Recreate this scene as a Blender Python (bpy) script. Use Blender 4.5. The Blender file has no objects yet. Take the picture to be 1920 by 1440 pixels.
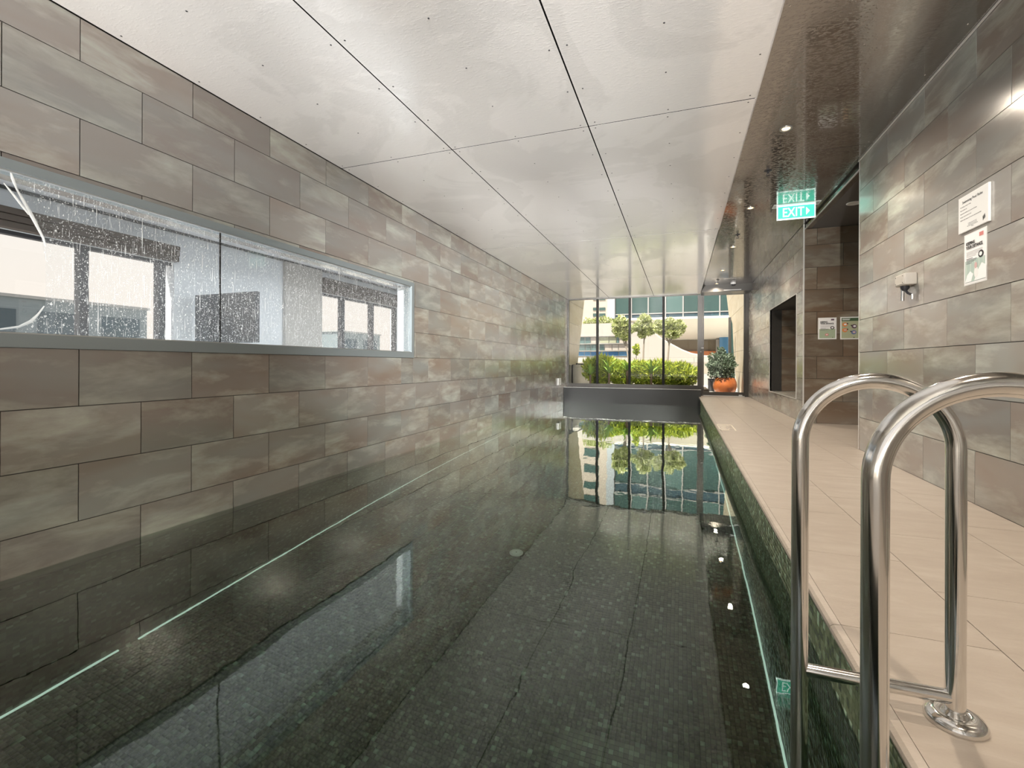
import bpy, bmesh, math, random
import numpy as np
from mathutils import Vector, Matrix

sc = bpy.context.scene
R = random.Random(7)
NR = np.random.RandomState(11)
COL = sc.collection

# ------------------------------------------------------------------ camera, sky, sun, exposure
CZ = 0.786                      # lens height above the pool deck (deck = z 0)
TH = 0.3469                     # lens turned to the left of the pool's long axis
FPX, CX, CY, ROLL = 873.37, 960.0, 682.8, 0.0041
cam_d = bpy.data.cameras.new('camera')
cam = bpy.data.objects.new('camera', cam_d)
COL.objects.link(cam)
cam_d.sensor_width = 36.0
cam_d.lens = FPX / 1920 * 36.0
cam_d.shift_y = -(720 - CY) / 1920
cam_d.clip_start, cam_d.clip_end = 0.02, 400
_F = Vector((-math.sin(TH), math.cos(TH), 0)); _Rt = Vector((math.cos(TH), math.sin(TH), 0)); _U = Vector((0, 0, 1))
_R2 = _Rt * math.cos(ROLL) + _U * math.sin(ROLL); _U2 = _U * math.cos(ROLL) - _Rt * math.sin(ROLL)
M = Matrix((_R2, _U2, -_F)).transposed().to_4x4(); M.translation = (0, 0, CZ)
cam.matrix_world = M
sc.camera = cam

w = bpy.data.worlds.new('sky'); sc.world = w; w.use_nodes = True
nt = w.node_tree; nt.nodes.clear()
wo = nt.nodes.new('ShaderNodeOutputWorld'); bg = nt.nodes.new('ShaderNodeBackground')
tc = nt.nodes.new('ShaderNodeTexCoord'); sep = nt.nodes.new('ShaderNodeSeparateXYZ'); rp = nt.nodes.new('ShaderNodeValToRGB')
nt.links.new(tc.outputs['Generated'], sep.inputs[0]); nt.links.new(sep.outputs['Z'], rp.inputs[0])
rp.color_ramp.elements[0].position = 0.0; rp.color_ramp.elements[0].color = (1.0, .885, .80, 1)
rp.color_ramp.elements[1].position = 0.9; rp.color_ramp.elements[1].color = (.60, .74, .92, 1)
e = rp.color_ramp.elements.new(0.30); e.color = (.95, .90, .86, 1)
nt.links.new(rp.outputs[0], bg.inputs[0]); bg.inputs[1].default_value = 0.70
nt.links.new(bg.outputs[0], wo.inputs[0])

sun_d = bpy.data.lights.new('sun', 'SUN'); sun_d.energy = 8.5; sun_d.angle = math.radians(0.8); sun_d.color = (1, .93, .82)
sun = bpy.data.objects.new('sun', sun_d); COL.objects.link(sun)
sun.rotation_euler = Vector((0.24, 0.42, -0.87)).to_track_quat('-Z', 'Y').to_euler()

# added fill with no real source: five spots low behind the lens, aimed along the ceiling
def added_fill(loc, aim, power, cone):
    l = bpy.data.lights.new('added_fill_light', 'SPOT'); l.energy = power; l.color = (1.0, .975, .95)
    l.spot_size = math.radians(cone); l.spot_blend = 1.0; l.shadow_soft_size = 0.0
    o = bpy.data.objects.new('added_fill_light', l); COL.objects.link(o); o.location = loc
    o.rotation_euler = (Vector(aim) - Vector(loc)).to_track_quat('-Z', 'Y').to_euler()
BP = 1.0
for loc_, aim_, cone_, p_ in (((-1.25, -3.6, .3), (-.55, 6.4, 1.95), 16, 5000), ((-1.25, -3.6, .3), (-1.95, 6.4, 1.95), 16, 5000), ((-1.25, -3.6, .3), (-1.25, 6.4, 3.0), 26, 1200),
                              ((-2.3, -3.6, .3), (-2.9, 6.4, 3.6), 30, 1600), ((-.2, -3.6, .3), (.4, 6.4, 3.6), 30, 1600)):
    added_fill(loc_, aim_, p_ * BP, cone_)
added_fill((-2.6, -1.3, 2.35), (1.58, 4.7, .95), 620, 29)      # and two high ones that graze the side walls
added_fill((1.2, -3.7, 2.45), (-2.98, 8.6, .75), 5200, 30)

sc.view_settings.view_transform = 'Standard'
sc.view_settings.look = 'None'
sc.view_settings.gamma = 1
sc.view_settings.use_curve_mapping = False
sc.view_settings.exposure = 0.80
DOWNLIGHT_W = 62.0

# ------------------------------------------------------------------ helpers
def at(u, v, Y):
    """world point on the plane y = Y seen along a direction measured in the photograph"""
    a, b = u - CX, v - CY
    a, b = a * math.cos(ROLL) + b * math.sin(ROLL), -a * math.sin(ROLL) + b * math.cos(ROLL)
    d = Vector((a * math.cos(TH) - FPX * math.sin(TH), a * math.sin(TH) + FPX * math.cos(TH), -b))
    d *= Y / d.y
    return Vector((d.x, d.y, d.z + CZ))

def origin(o):
    p = Vector((0, 0, 0))
    while o is not None:
        p = p + Vector(o.location); o = o.parent
    return p

def tag(o, label=None, cat=None, group=None, kind=None):
    if label: o['label'] = label
    if cat: o['category'] = cat
    if group: o['group'] = group
    if kind: o['kind'] = kind
    return o

def thing(name, label, cat, loc, group=None):
    o = bpy.data.objects.new(name, None); COL.objects.link(o)
    o.location = loc; o.empty_display_size = .1
    return tag(o, label, cat, group)

def link(name, me, parent=None, loc=None):
    o = bpy.data.objects.new(name, me); COL.objects.link(o)
    if parent is not None: o.parent = parent
    if loc is not None: o.location = Vector(loc) - origin(parent)
    return o

def obj(name, verts, faces, mat, parent=None, smooth=False):
    """verts in world coordinates"""
    off = origin(parent) if parent is not None else Vector((0, 0, 0))
    v = np.asarray([tuple(x) for x in verts], dtype=float) - np.array(off)
    me = bpy.data.meshes.new(name)
    me.from_pydata(v.tolist(), [], [tuple(f) for f in faces])
    if mat: me.materials.append(mat)
    if smooth: me.polygons.foreach_set('use_smooth', [True] * len(me.polygons))
    me.update()
    return link(name, me, parent)

class G:
    """collects shapes for ONE mesh"""
    def __init__(s): s.v = []; s.f = []
    def add(s, vs, fs):
        n = len(s.v); s.v += [tuple(x) for x in vs]; s.f += [tuple(i + n for i in f) for f in fs]; return s
    def box(s, x0, x1, y0, y1, z0, z1):
        vs = [(x0, y0, z0), (x1, y0, z0), (x1, y1, z0), (x0, y1, z0), (x0, y0, z1), (x1, y0, z1), (x1, y1, z1), (x0, y1, z1)]
        return s.add(vs, [(0, 3, 2, 1), (4, 5, 6, 7), (0, 1, 5, 4), (1, 2, 6, 5), (2, 3, 7, 6), (3, 0, 4, 7)])
    def bbox(s, x0, x1, y0, y1, z0, z1, b=.004):
        """box with chamfered edges"""
        bm = bmesh.new(); bmesh.ops.create_cube(bm, size=1)
        for q in bm.verts:
            q.co = Vector(((x0 + x1) / 2 + q.co.x * (x1 - x0), (y0 + y1) / 2 + q.co.y * (y1 - y0), (z0 + z1) / 2 + q.co.z * (z1 - z0)))
        bmesh.ops.bevel(bm, geom=bm.edges[:], offset=b, segments=2, profile=.5, affect='EDGES')
        bm.verts.index_update()
        s.add([q.co.copy() for q in bm.verts], [[q.index for q in f.verts] for f in bm.faces]); bm.free(); return s
    def tube(s, pts, r, n=16, caps=True):
        pts = [Vector(p) for p in pts]; m = len(pts)
        rs = r if isinstance(r, (list, tuple)) else [r] * m
        rings = []; up = None
        for i, p in enumerate(pts):
            t = (pts[min(i + 1, m - 1)] - pts[max(i - 1, 0)]).normalized()
            if up is None:
                up = Vector((0, 0, 1)) if abs(t.z) < .9 else Vector((0, 1, 0))
            a = (up - t * up.dot(t)).normalized(); up = a; b = t.cross(a)
            rings.append([p + a * (rs[i] * math.cos(2 * math.pi * k / n)) + b * (rs[i] * math.sin(2 * math.pi * k / n)) for k in range(n)])
        vs = [q for rg in rings for q in rg]; fs = []
        for i in range(m - 1):
            for k in range(n):
                k2 = (k + 1) % n
                fs.append((i * n + k, i * n + k2, (i + 1) * n + k2, (i + 1) * n + k))
        if caps:
            fs.append(tuple(reversed(range(n)))); fs.append(tuple((m - 1) * n + k for k in range(n)))
        return s.add(vs, fs)
    def lathe(s, c, prof, n=28, axis='z'):
        c = Vector(c); vs = []; fs = []; m = len(prof)
        for r, h in prof:
            for k in range(n):
                a = 2 * math.pi * k / n; x, y = r * math.cos(a), r * math.sin(a)
                if axis == 'z': vs.append(c + Vector((x, y, h)))
                elif axis == 'x': vs.append(c + Vector((h, x, y)))
                else: vs.append(c + Vector((x, h, y)))
        for i in range(m - 1):
            for k in range(n):
                k2 = (k + 1) % n
                fs.append((i * n + k, i * n + k2, (i + 1) * n + k2, (i + 1) * n + k))
        if prof[0][0] > 1e-6: fs.append(tuple(reversed(range(n))))
        if prof[-1][0] > 1e-6: fs.append(tuple((m - 1) * n + k for k in range(n)))
        return s.add(vs, fs)
    def prism(s, poly, d):
        """polygon (3-D points) pushed along vector d"""
        n = len(poly); d = Vector(d); a = [Vector(p) for p in poly]; b = [p + d for p in a]
        fs = [tuple(range(n)), tuple(reversed(range(n, 2 * n)))]
        fs += [(i, i + n, (i + 1) % n + n, (i + 1) % n) for i in range(n)]
        return s.add(a + b, fs)
    def build(s, name, mat, parent=None, smooth=False):
        o = obj(name, s.v, s.f, mat, parent)
        if smooth:
            me = o.data
            try: me.shade_smooth()
            except Exception: me.polygons.foreach_set('use_smooth', [True] * len(me.polygons))
            try: me.set_sharp_from_angle(angle=math.radians(40))
            except Exception: pass
        return o

def boxo(name, x0, x1, y0, y1, z0, z1, mat, parent=None, b=0):
    g = G()
    g.bbox(x0, x1, y0, y1, z0, z1, b) if b else g.box(x0, x1, y0, y1, z0, z1)
    return g.build(name, mat, parent)

_cache = {}
def piece(name, x0, x1, y0, y1, z0, z1, mat, parent):
    """cheap box part; alike pieces share mesh data"""
    key = (name, mat.name, round(x1 - x0, 3), round(y1 - y0, 3), round(z1 - z0, 3))
    if key not in _cache:
        g = G().box(-(x1 - x0) / 2, (x1 - x0) / 2, -(y1 - y0) / 2, (y1 - y0) / 2, -(z1 - z0) / 2, (z1 - z0) / 2)
        me = bpy.data.meshes.new(name); me.from_pydata(g.v, [], g.f); me.materials.append(mat); _cache[key] = me
    return link(name, _cache[key], parent, ((x0 + x1) / 2, (y0 + y1) / 2, (z0 + z1) / 2))

# ------------------------------------------------------------------ materials
def mat(name, base=(.5, .5, .5), rough=.5, metal=0., ior=1.5, spec=None, emit=None, estr=0., coat=0., trans=0.):
    m = bpy.data.materials.new(name); m.use_nodes = True
    b = m.node_tree.nodes['Principled BSDF']
    b.inputs['Base Color'].default_value = (*base, 1); b.inputs['Roughness'].default_value = rough
    b.inputs['Metallic'].default_value = metal; b.inputs['IOR'].default_value = ior
    if spec is not None: b.inputs['Specular IOR Level'].default_value = spec
    if emit: b.inputs['Emission Color'].default_value = (*emit, 1); b.inputs['Emission Strength'].default_value = estr
    if coat: b.inputs['Coat Weight'].default_value = coat
    if trans: b.inputs['Transmission Weight'].default_value = trans
    return m

class N:
    """short-hand for node building"""
    def __init__(s, m): s.m = m; s.t = m.node_tree; s.b = s.t.nodes.get('Principled BSDF'); s.out = s.t.nodes.get('Material Output')
    def n(s, kind, **kw):
        q = s.t.nodes.new(kind)
        for k, v in kw.items(): setattr(q, k, v)
        return q
    def l(s, a, b): s.t.links.new(a, b)
    def pos(s): return s.n('ShaderNodeNewGeometry').outputs['Position']
    def rnd(s): return s.n('ShaderNodeObjectInfo').outputs['Random']
    def vmul(s, a, vec):
        q = s.n('ShaderNodeVectorMath', operation='MULTIPLY'); s.l(a, q.inputs[0]); q.inputs[1].default_value = vec; return q.outputs[0]
    def vadd(s, a, b):
        q = s.n('ShaderNodeVectorMath', operation='ADD'); s.l(a, q.inputs[0]); s.l(b, q.inputs[1]); return q.outputs[0]
    def math(s, op, a, b=None, c=None):
        q = s.n('ShaderNodeMath', operation=op)
        for i, x in enumerate((a, b, c)):
            if x is None: continue
            if isinstance(x, (int, float)): q.inputs[i].default_value = x
            else: s.l(x, q.inputs[i])
        return q.outputs[0]
    def noise(s, vec, scale, detail=4, rough=.55, dist=0.):
        q = s.n('ShaderNodeTexNoise'); s.l(vec, q.inputs['Vector']); q.inputs['Scale'].default_value = scale
        q.inputs['Detail'].default_value = detail; q.inputs['Roughness'].default_value = rough; q.inputs['Distortion'].default_value = dist
        return q.outputs['Fac']
    def ramp(s, fac, stops):
        q = s.n('ShaderNodeValToRGB'); s.l(fac, q.inputs[0]); el = q.color_ramp.elements
        while len(el) > 1: el.remove(el[0])
        el[0].position = stops[0][0]; el[0].color = (*stops[0][1], 1)
        for p, c in stops[1:]:
            k = el.new(p); k.color = (*c, 1)
        return q.outputs[0]
    def mix(s, fac, a, b, blend='MIX'):
        q = s.n('ShaderNodeMix', data_type='RGBA', blend_type=blend)
        s.l(fac, q.inputs[0]) if not isinstance(fac, (int, float)) else setattr(q.inputs[0], 'default_value', fac)
        for i, x in ((6, a), (7, b)):
            if isinstance(x, tuple): q.inputs[i].default_value = (*x, 1)
            else: s.l(x, q.inputs[i])
        return q.outputs[2]
    def bump(s, h, strength=.2, dist=.01):
        q = s.n('ShaderNodeBump'); s.l(h, q.inputs['Height']); q.inputs['Strength'].default_value = strength; q.inputs['Distance'].default_value = dist
        s.l(q.outputs[0], s.b.inputs['Normal']); return q

def wall_tile_mat(name, stretch, g0=(.245, .190, .155), g1=(.27, .245, .220), g2=(.29, .30, .285), pale=(.55, .58, .50)):
    """rust-glazed porcelain: brown-grey ground with pale cloudy drifts, low sheen"""
    m = mat(name, rough=.25, ior=2.7); k = N(m)
    r = k.n('ShaderNodeCombineXYZ'); rr = k.rnd()
    k.l(k.math('MULTIPLY', rr, 37.0), r.inputs[0]); k.l(k.math('MULTIPLY', rr, 91.0), r.inputs[1]); k.l(k.math('MULTIPLY', rr, 53.0), r.inputs[2])
    p = k.vadd(k.vmul(k.pos(), stretch), r.outputs[0])
    big = k.noise(p, 1.6, 3, .5, .4)
    ground = k.ramp(big, [(.30, g0), (.52, g1), (.72, g2)])
    cloud = k.noise(p, 3.1, 7, .60, .25)
    cm = k.ramp(cloud, [(.48, (0, 0, 0)), (.64, (.45, .45, .45)), (.80, (1, 1, 1))])
    col = k.mix(cm, ground, pale)
    tone = k.math('ADD', k.math('MULTIPLY', rr, .30), .86)
    c2 = k.n('ShaderNodeVectorMath', operation='SCALE'); k.l(col, c2.inputs[0]); k.l(tone, c2.inputs['Scale'])
    k.l(c2.outputs[0], k.b.inputs['Base Color'])
    fine = k.noise(p, 26, 4, .6)
    k.l(k.math('ADD', k.math('MULTIPLY', cloud, .16), .12), k.b.inputs['Roughness'])
    k.bump(k.math('ADD', k.math('MULTIPLY', cloud, .6), k.math('MULTIPLY', fine, .25)), .05, .01)
    return m
TILE_X = wall_tile_mat('wall_tile', (1, .55, 1.9))
TILE_SHADE = wall_tile_mat('wall_tile_shade', (.8, 1, 2.4), (.17, .115, .075), (.185, .14, .10), (.19, .165, .135), (.32, .29, .22))  # same tile, alcove and recess shade put into darker, browner colours
GROUT = mat('grout', (.05, .048, .045), .8)

def deck_mat():
    m = mat('deck_tile', rough=.34, ior=1.5); k = N(m)
    r = k.n('ShaderNodeCombineXYZ'); k.l(k.math('MULTIPLY', k.rnd(), 40.), r.inputs[0]); k.l(k.math('MULTIPLY', k.rnd(), 23.), r.inputs[1])
    p = k.vadd(k.vmul(k.pos(), (1, 3.2, 1)), r.outputs[0])
    a = k.noise(p, 4, 6, .6, .5)
    col = k.ramp(a, [(.3, (.45, .385, .325)), (.55, (.50, .435, .37)), (.75, (.55, .49, .425))])
    k.l(col, k.b.inputs['Base Color'])
    k.bump(k.noise(p, 30, 5, .65), .22, .01)
    return m
DECK = deck_mat()

def panel_mat(name, c0, c1, rough, bump, ior, blot=.0, metal=0.):
    """coated ceiling sheet: faint pebbled relief, irregular dull blots"""
    m = mat(name, rough=rough, ior=ior, metal=metal); k = N(m); p = k.pos()
    blotn = k.ramp(k.noise(p, .9, 5, .6, .8), [(.50, (0, 0, 0)), (.535, (1, 1, 1))])
    col = k.mix(k.noise(p, 2.2, 4), c0, c1)
    col = k.mix(blotn, col, k.mix(.08, col, (.05, .05, .05)))
    k.l(col, k.b.inputs['Base Color'])
    sp = k.n('ShaderNodeSeparateColor'); k.l(blotn, sp.inputs[0])
    k.l(k.math('ADD', k.math('MULTIPLY', sp.outputs[0], blot), rough), k.b.inputs['Roughness'])
    dimple = k.noise(k.vmul(p, (1, 2.2, 1)), 34, 3, .55)
    dots = k.ramp(dimple, [(.5, (0, 0, 0)), (.72, (1, 1, 1))])
    sd = k.n('ShaderNodeSeparateColor'); k.l(dots, sd.inputs[0])
    k.bump(k.math('ADD', k.math('MULTIPLY', sd.outputs[0], 1.0), k.math('MULTIPLY', k.noise(p, 3, 3), .5)), bump, .004)
    return m
CEIL_POOL = panel_mat('ceiling_panel_light', (.78, .76, .74), (.82, .80, .785), .11, .085, 2.6, .10)
CEIL_DARK = panel_mat('ceiling_panel_dark', (.060, .047, .037), (.085, .069, .056), .06, .16, 4.0, .02)
CEIL_ALCOVE = mat('alcove_ceiling', (.10, .09, .08), .6)

def mosaic_mat(name, pitch, gain=1., rough=.35, ior=1.5):
    m = mat(name, rough=rough, ior=ior); k = N(m)
    s = k.n('ShaderNodeVectorMath', operation='SNAP'); sh = k.n('ShaderNodeVectorMath', operation='ADD'); k.l(k.pos(), sh.inputs[0]); sh.inputs[1].default_value = (2.98 + .0002, .45 + .0002, .036 + .0002); k.l(sh.outputs[0], s.inputs[0]); s.inputs[1].default_value = (pitch,) * 3
    wn = k.n('ShaderNodeTexWhiteNoise', noise_dimensions='3D'); k.l(s.outputs[0], wn.inputs['Vector'])
    col = k.ramp(wn.outputs['Value'], [(0, tuple(q_ * gain for q_ in (.058, .078, .040))), (.45, tuple(q_ * gain for q_ in (.098, .122, .064))), (.75, tuple(q_ * gain for q_ in (.138, .164, .092))), (.93, tuple(q_ * gain for q_ in (.19, .25, .16))), (1, tuple(q_ * gain for q_ in (.34, .46, .33)))])
    k.l(col, k.b.inputs['Base Color'])
    return m
PITCH = .024
MOSAIC = mosaic_mat('glass_mosaic', PITCH, .84)
MOSAIC_SIDE = mosaic_mat('glass_mosaic_side', PITCH, 2.3, .14, 1.8)
MGROUT = mat('mosaic_grout', (.014, .018, .013), .8)

def steel_mat():
    m = mat('polished_steel', (.78, .77, .75), .10, 1.0); k = N(m); p = k.pos()
    n = k.noise(k.vmul(p, (1, 1, .12)), 60, 4, .6)
    k.l(k.math('ADD', k.math('MULTIPLY', n, .12), .06), k.b.inputs['Roughness'])
    k.bump(k.noise(p, 9, 2), .05, .004)
    return m
STEEL = steel_mat()
ALU = mat('window_alu', (.34, .39, .41), .30, .45)
ALU_LIGHT = mat('bright_alu', (.62, .64, .64), .3, .8)
BRONZE = mat('dark_bronze_alu', (.070, .066, .060), .35, .4)
BLACK = mat('black_metal', (.010, .009, .008), .4, spec=.12)
GASKET = mat('rubber_gasket', (.006, .006, .006), .9, spec=0.)
WHITE = mat('white_plastic', (.80, .80, .78), .35)
GREYP = mat('grey_plastic', (.50, .47, .42), .45)
DARKP = mat('dark_plastic', (.035, .035, .04), .4)
TRIM_W = mat('pale_trim', (.74, .73, .70), .35, .3)
LEDGE = mat('ledge_panel', (.035, .037, .038), .25, 0)

def thin_glass(name, tint=(.965, .97, .965), ior=1.5):
    """window pane: passes light straight on, mirrors by Fresnel"""
    m = bpy.data.materials.new(name); m.use_nodes = True; k = N(m); k.t.nodes.remove(k.b)
    tr = k.n('ShaderNodeBsdfTransparent'); tr.inputs[0].default_value = (*tint, 1)
    gl = k.n('ShaderNodeBsdfGlossy'); gl.inputs['Roughness'].default_value = 0.0
    fr = k.n('ShaderNodeFresnel'); fr.inputs[0].default_value = ior
    mx = k.n('ShaderNodeMixShader'); bf = k.n('ShaderNodeNewGeometry').outputs['Backfacing']
    k.l(k.math('MULTIPLY', fr.outputs[0], k.math('SUBTRACT', 1.0, bf)), mx.inputs[0]); k.l(tr.outputs[0], mx.inputs[1]); k.l(gl.outputs[0], mx.inputs[2])
    k.l(mx.outputs[0], k.out.inputs[0]); return m
GLASS = thin_glass('clear_glass')

def veil(name, amount, col=(.85, .88, .9)):
    """wet film / drops: mostly clear, a little milky"""
    m = bpy.data.materials.new(name); m.use_nodes = True; k = N(m); k.t.nodes.remove(k.b)
    tr = k.n('ShaderNodeBsdfTransparent')
    d = k.n('ShaderNodeBsdfDiffuse'); d.inputs[0].default_value = (*col, 1)
    t = k.n('ShaderNodeBsdfTranslucent'); t.inputs[0].default_value = (*col, 1)
    g = k.n('ShaderNodeBsdfGlossy'); g.inputs['Roughness'].default_value = .08
    a = k.n('ShaderNodeMixShader'); a.inputs[0].default_value = .6; k.l(d.outputs[0], a.inputs[1]); k.l(t.outputs[0], a.inputs[2])
    b = k.n('ShaderNodeMixShader'); b.inputs[0].default_value = .15; k.l(a.outputs[0], b.inputs[1]); k.l(g.outputs[0], b.inputs[2])
    c = k.n('ShaderNodeMixShader'); c.inputs[0].default_value = amount; k.l(tr.outputs[0], c.inputs[1]); k.l(b.outputs[0], c.inputs[2])
    k.l(c.outputs[0], k.out.inputs[0]); return m
FILM = veil('wet_film', .13)
DROP = veil('water_drop', .72, (.95, .95, .93))

def water_mat():
    m = bpy.data.materials.new('pool_water'); m.use_nodes = True; k = N(m); k.t.nodes.remove(k.b)
    g = k.n('ShaderNodeBsdfRefraction'); g.inputs['IOR'].default_value = 1.333; g.inputs['Roughness'].default_value = 0.0
    g.inputs['Color'].default_value = (.70, .84, .755, 1)
    gl = k.n('ShaderNodeBsdfGlossy'); gl.inputs['Roughness'].default_value = 0.0; gl.inputs['Color'].default_value = (.94, 1, .95, 1)
    fr = k.n('ShaderNodeFresnel'); fr.inputs[0].default_value = 1.333
    mx = k.n('ShaderNodeMixShader'); q_ = k.n('ShaderNodeMath', operation='MULTIPLY'); q_.use_clamp = True; k.l(fr.outputs[0], q_.inputs[0]); q_.inputs[1].default_value = 2.1
    k.l(q_.outputs[0], mx.inputs[0]); k.l(g.outputs[0], mx.inputs[1]); k.l(gl.outputs[0], mx.inputs[2])
    p = k.pos()
    h = k.math('ADD', k.noise(k.vmul(p, (1, .55, 1)), 1.7, 2, .45, .6), k.math('MULTIPLY', k.noise(p, 7.0, 2, .5, .3), .10))
    b = k.n('ShaderNodeBump'); b.inputs['Strength'].default_value = .10; b.inputs['Distance'].default_value = .03
    k.l(h, b.inputs['Height'])
    for z_ in (g, gl, fr): k.l(b.outputs[0], z_.inputs['Normal'])
    k.l(mx.outputs[0], k.out.inputs[0]); return m
WATER = water_mat()

def leaf_mat(name, c0, c1, c2):
    m = mat(name, rough=.45); k = N(m)
    ri = k.n('ShaderNodeNewGeometry').outputs['Random Per Island']
    col = k.ramp(ri, [(0, c0), (.5, c1), (1, c2)]); k.l(col, k.b.inputs['Base Color'])
    tl = k.n('ShaderNodeBsdfTranslucent'); k.l(col, tl.inputs[0])
    mx = k.n('ShaderNodeMixShader'); mx.inputs[0].default_value = .35
    k.l(k.b.outputs[0], mx.inputs[1]); k.l(tl.outputs[0], mx.inputs[2]); k.l(mx.outputs[0], k.out.inputs[0]); return m
LEAF_HEDGE = leaf_mat('hedge_leaf', (.08, .14, .012), (.34, .42, .035), (.60, .62, .08))
LEAF_TREE = leaf_mat('tree_leaf', (.16, .21, .05), (.42, .46, .17), (.62, .62, .40))
LEAF_GREY = leaf_mat('grey_green_leaf', (.04, .07, .04), (.12, .17, .11), (.30, .36, .27))
LEAF_AGAVE = leaf_mat('strap_leaf', (.22, .36, .05), (.25, .40, .06), (.30, .44, .09))
BARK = mat('bark', (.24, .205, .165), .8)
BARK_DK = mat('dark_stem', (.16, .11, .07), .8)
def terracotta_mat():
    m = mat('terracotta_glaze', rough=.35); k = N(m)
    k.l(k.ramp(k.noise(k.pos(), 7, 5, .6), [(.3, (.22, .055, .013)), (.6, (.32, .09, .022)), (.8, (.40, .16, .045))]), k.b.inputs['Base Color']); return m
TERRA = terracotta_mat()
RENDER_W = mat('white_render', (.34, .315, .28), .7)
RENDER_C = mat('cream_render', (.28, .255, .205), .8)
PAVE = mat('terrace_paving', (.62, .60, .56), .7)
SOIL = mat('soil', (.06, .045, .03), .9)
PLASTER = mat('gym_plaster', (.78, .82, .85), .6)
PLASTER_B = mat('gym_column_paint', (.50, .48, .44), .6)
GYMCEIL = mat('gym_ceiling', (.82, .84, .88), .7)
GYMFLOOR = mat('gym_floor', (.62, .60, .58), .5)
BLIND = mat('blind_cassette', (.085, .066, .052), .5)
SCREEN = mat('screen_glass', (.02, .02, .022), .12)
def tint_glass(name, c, rough=.06):
    return mat(name, c, rough, 0., 1.5)
TEAL = tint_glass('teal_glazing', (.036, .072, .068)); TEAL2 = tint_glass('teal_glazing_pale', (.075, .13, .125)); BLUEG = tint_glass('blue_spandrel', (.035, .065, .085))
GREENP = mat('pale_green_panel', (.26, .27, .18), .5); CREAMP = mat('cream_panel', (.35, .31, .27), .5); BLUEP = mat('blue_panel', (.012, .10, .24), .4); SKYP = mat('sky_blue_panel', (.05, .17, .32), .4)
CONC = mat('concrete_soffit', (.74, .70, .60), .8); MULL = mat('facade_mullion', (.30, .29, .28), .5)
BROWNW = mat('brown_screen_wall', (.16, .13, .085), .7); ORANGE = mat('orange_strip', (.50, .16, .05), .7); GREYW = mat('grey_coping', (.24, .23, .21), .8)

# ------------------------------------------------------------------ room dimensions (metres, deck = z 0, pool's long axis = +y)
XL, XR, XE, XB = -2.98, 1.58, .43, .484
XW = .46                                   # pool side wall, under the coping
YB, YE = -4.0, 12.80                       # unseen end with added glazing, far window
YP0, YP1 = -.45, 12.36                      # pool ends
ZW, ZF = -.239, -1.614                     # water level, pool floor
ZC, ZR = 2.603, 2.716                      # ceiling over the pool, ceiling over the deck
TRW, HALF = .303, .3015
GAP = .0022

def tiles(parent, ax, plane, sgn, rows, joints, half, lo, hi, zlo, zhi, holes, m, th=.008):
    """running-bond tiles on a wall; ax 'x': wall in a plane x = const, tiles run along y"""
    z0, n0, n1, par = rows
    for j in range(n0, n1):
        a0, a1 = z0 + j * TRW, z0 + (j + 1) * TRW
        ph = (j + par) % 2
        k0 = int(math.floor((lo - joints) / half)) - 2
        k = k0 + ((k0 + ph) % 2)
        while joints + k * half < hi:
            b0, b1 = joints + k * half, joints + (k + 2) * half
            rect = [(max(b0, lo), min(b1, hi), max(a0, zlo), min(a1, zhi))]
            for h in holes:
                nx = []
                for (p, q, c, d) in rect:
                    if q <= h[0] or p >= h[1] or d <= h[2] or c >= h[3]: nx.append((p, q, c, d)); continue
                    if p < h[0]: nx.append((p, h[0], c, d))
                    if q > h[1]: nx.append((h[1], q, c, d))
                    pp, qq = max(p, h[0]), min(q, h[1])
                    if c < h[2]: nx.append((pp, qq, c, h[2]))
                    if d > h[3]: nx.append((pp, qq, h[3], d))
                rect = nx
            for (p, q, c, d) in rect:
                if q - p < .02 or d - c < .02: continue
                e0, e1 = sorted((plane, plane - sgn * th))
                if ax == 'x': piece('tile', e0, e1, p + GAP, q - GAP, c + GAP, d - GAP, m, parent)
                else: piece('tile', p + GAP, q - GAP, e0, e1, c + GAP, d - GAP, m, parent)
            k += 2

# ---- left wall with the long window
WY0, WY1, WZ0, WZ1 = -.60, 4.795, .856, 1.741      # window_2 outer frame
g = G()
x0, x1 = XL - .20, XL - .007
g.box(x0, x1, YB, WY0, ZW - .2, 2.75).box(x0, x1, WY1, YE + .02, ZW - .2, 2.75).box(x0, x1, WY0, WY1, ZW - .2, WZ0).box(x0, x1, WY0, WY1, WZ1, 2.75)
wall_left = tag(g.build('wall_left', GROUT), kind='structure')
ZL = .5556
tiles(wall_left, 'x', XL, 1, (ZL, -3, 8, 0), 1.5322, HALF, -1.6, YE - .05, ZW - .12, ZC - .003, [(WY0, WY1, WZ0, WZ1)], TILE_X)
boxo('cladding', XL - .007, XL, YB, -1.6, ZW - .12, ZC, TILE_X, wall_left)
# ---- right wall: near part, lintel over the alcove, far part with the recess
g = G()
NY0, NY1, NZ0, NZ1 = 7.755, 9.90, .303, 1.818       # recess
x0, x1 = XR + .007, XR + .20
g.box(x0, x1, YB, 5.24, -.3, 2.80)
wall_right = tag(g.build('wall_right', GROUT), kind='structure')
tiles(wall_right, 'x', XR, -1, (0, 0, 9, 1), 4.9005, HALF, -1.6, 5.24, 0, ZR - .004, [], TILE_X)
boxo('cladding', XR, XR + .007, YB, -1.6, 0, ZR, TILE_X, wall_right)
boxo('end_trim', XR - .001, XR + .012, 5.236, 5.244, 0, ZR, TRIM_W, wall_right)
g = G()
g.box(x0, x1, 7.366, NY0, -.3, 2.80).box(x0, x1, NY1, YE + .05, -.3, 2.80).box(x0, x1, NY0, NY1, -.3, NZ0).box(x0, x1, NY0, NY1, NZ1, 2.80)
wall_far = tag(g.build('wall_far_right', GROUT), kind='structure')
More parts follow.
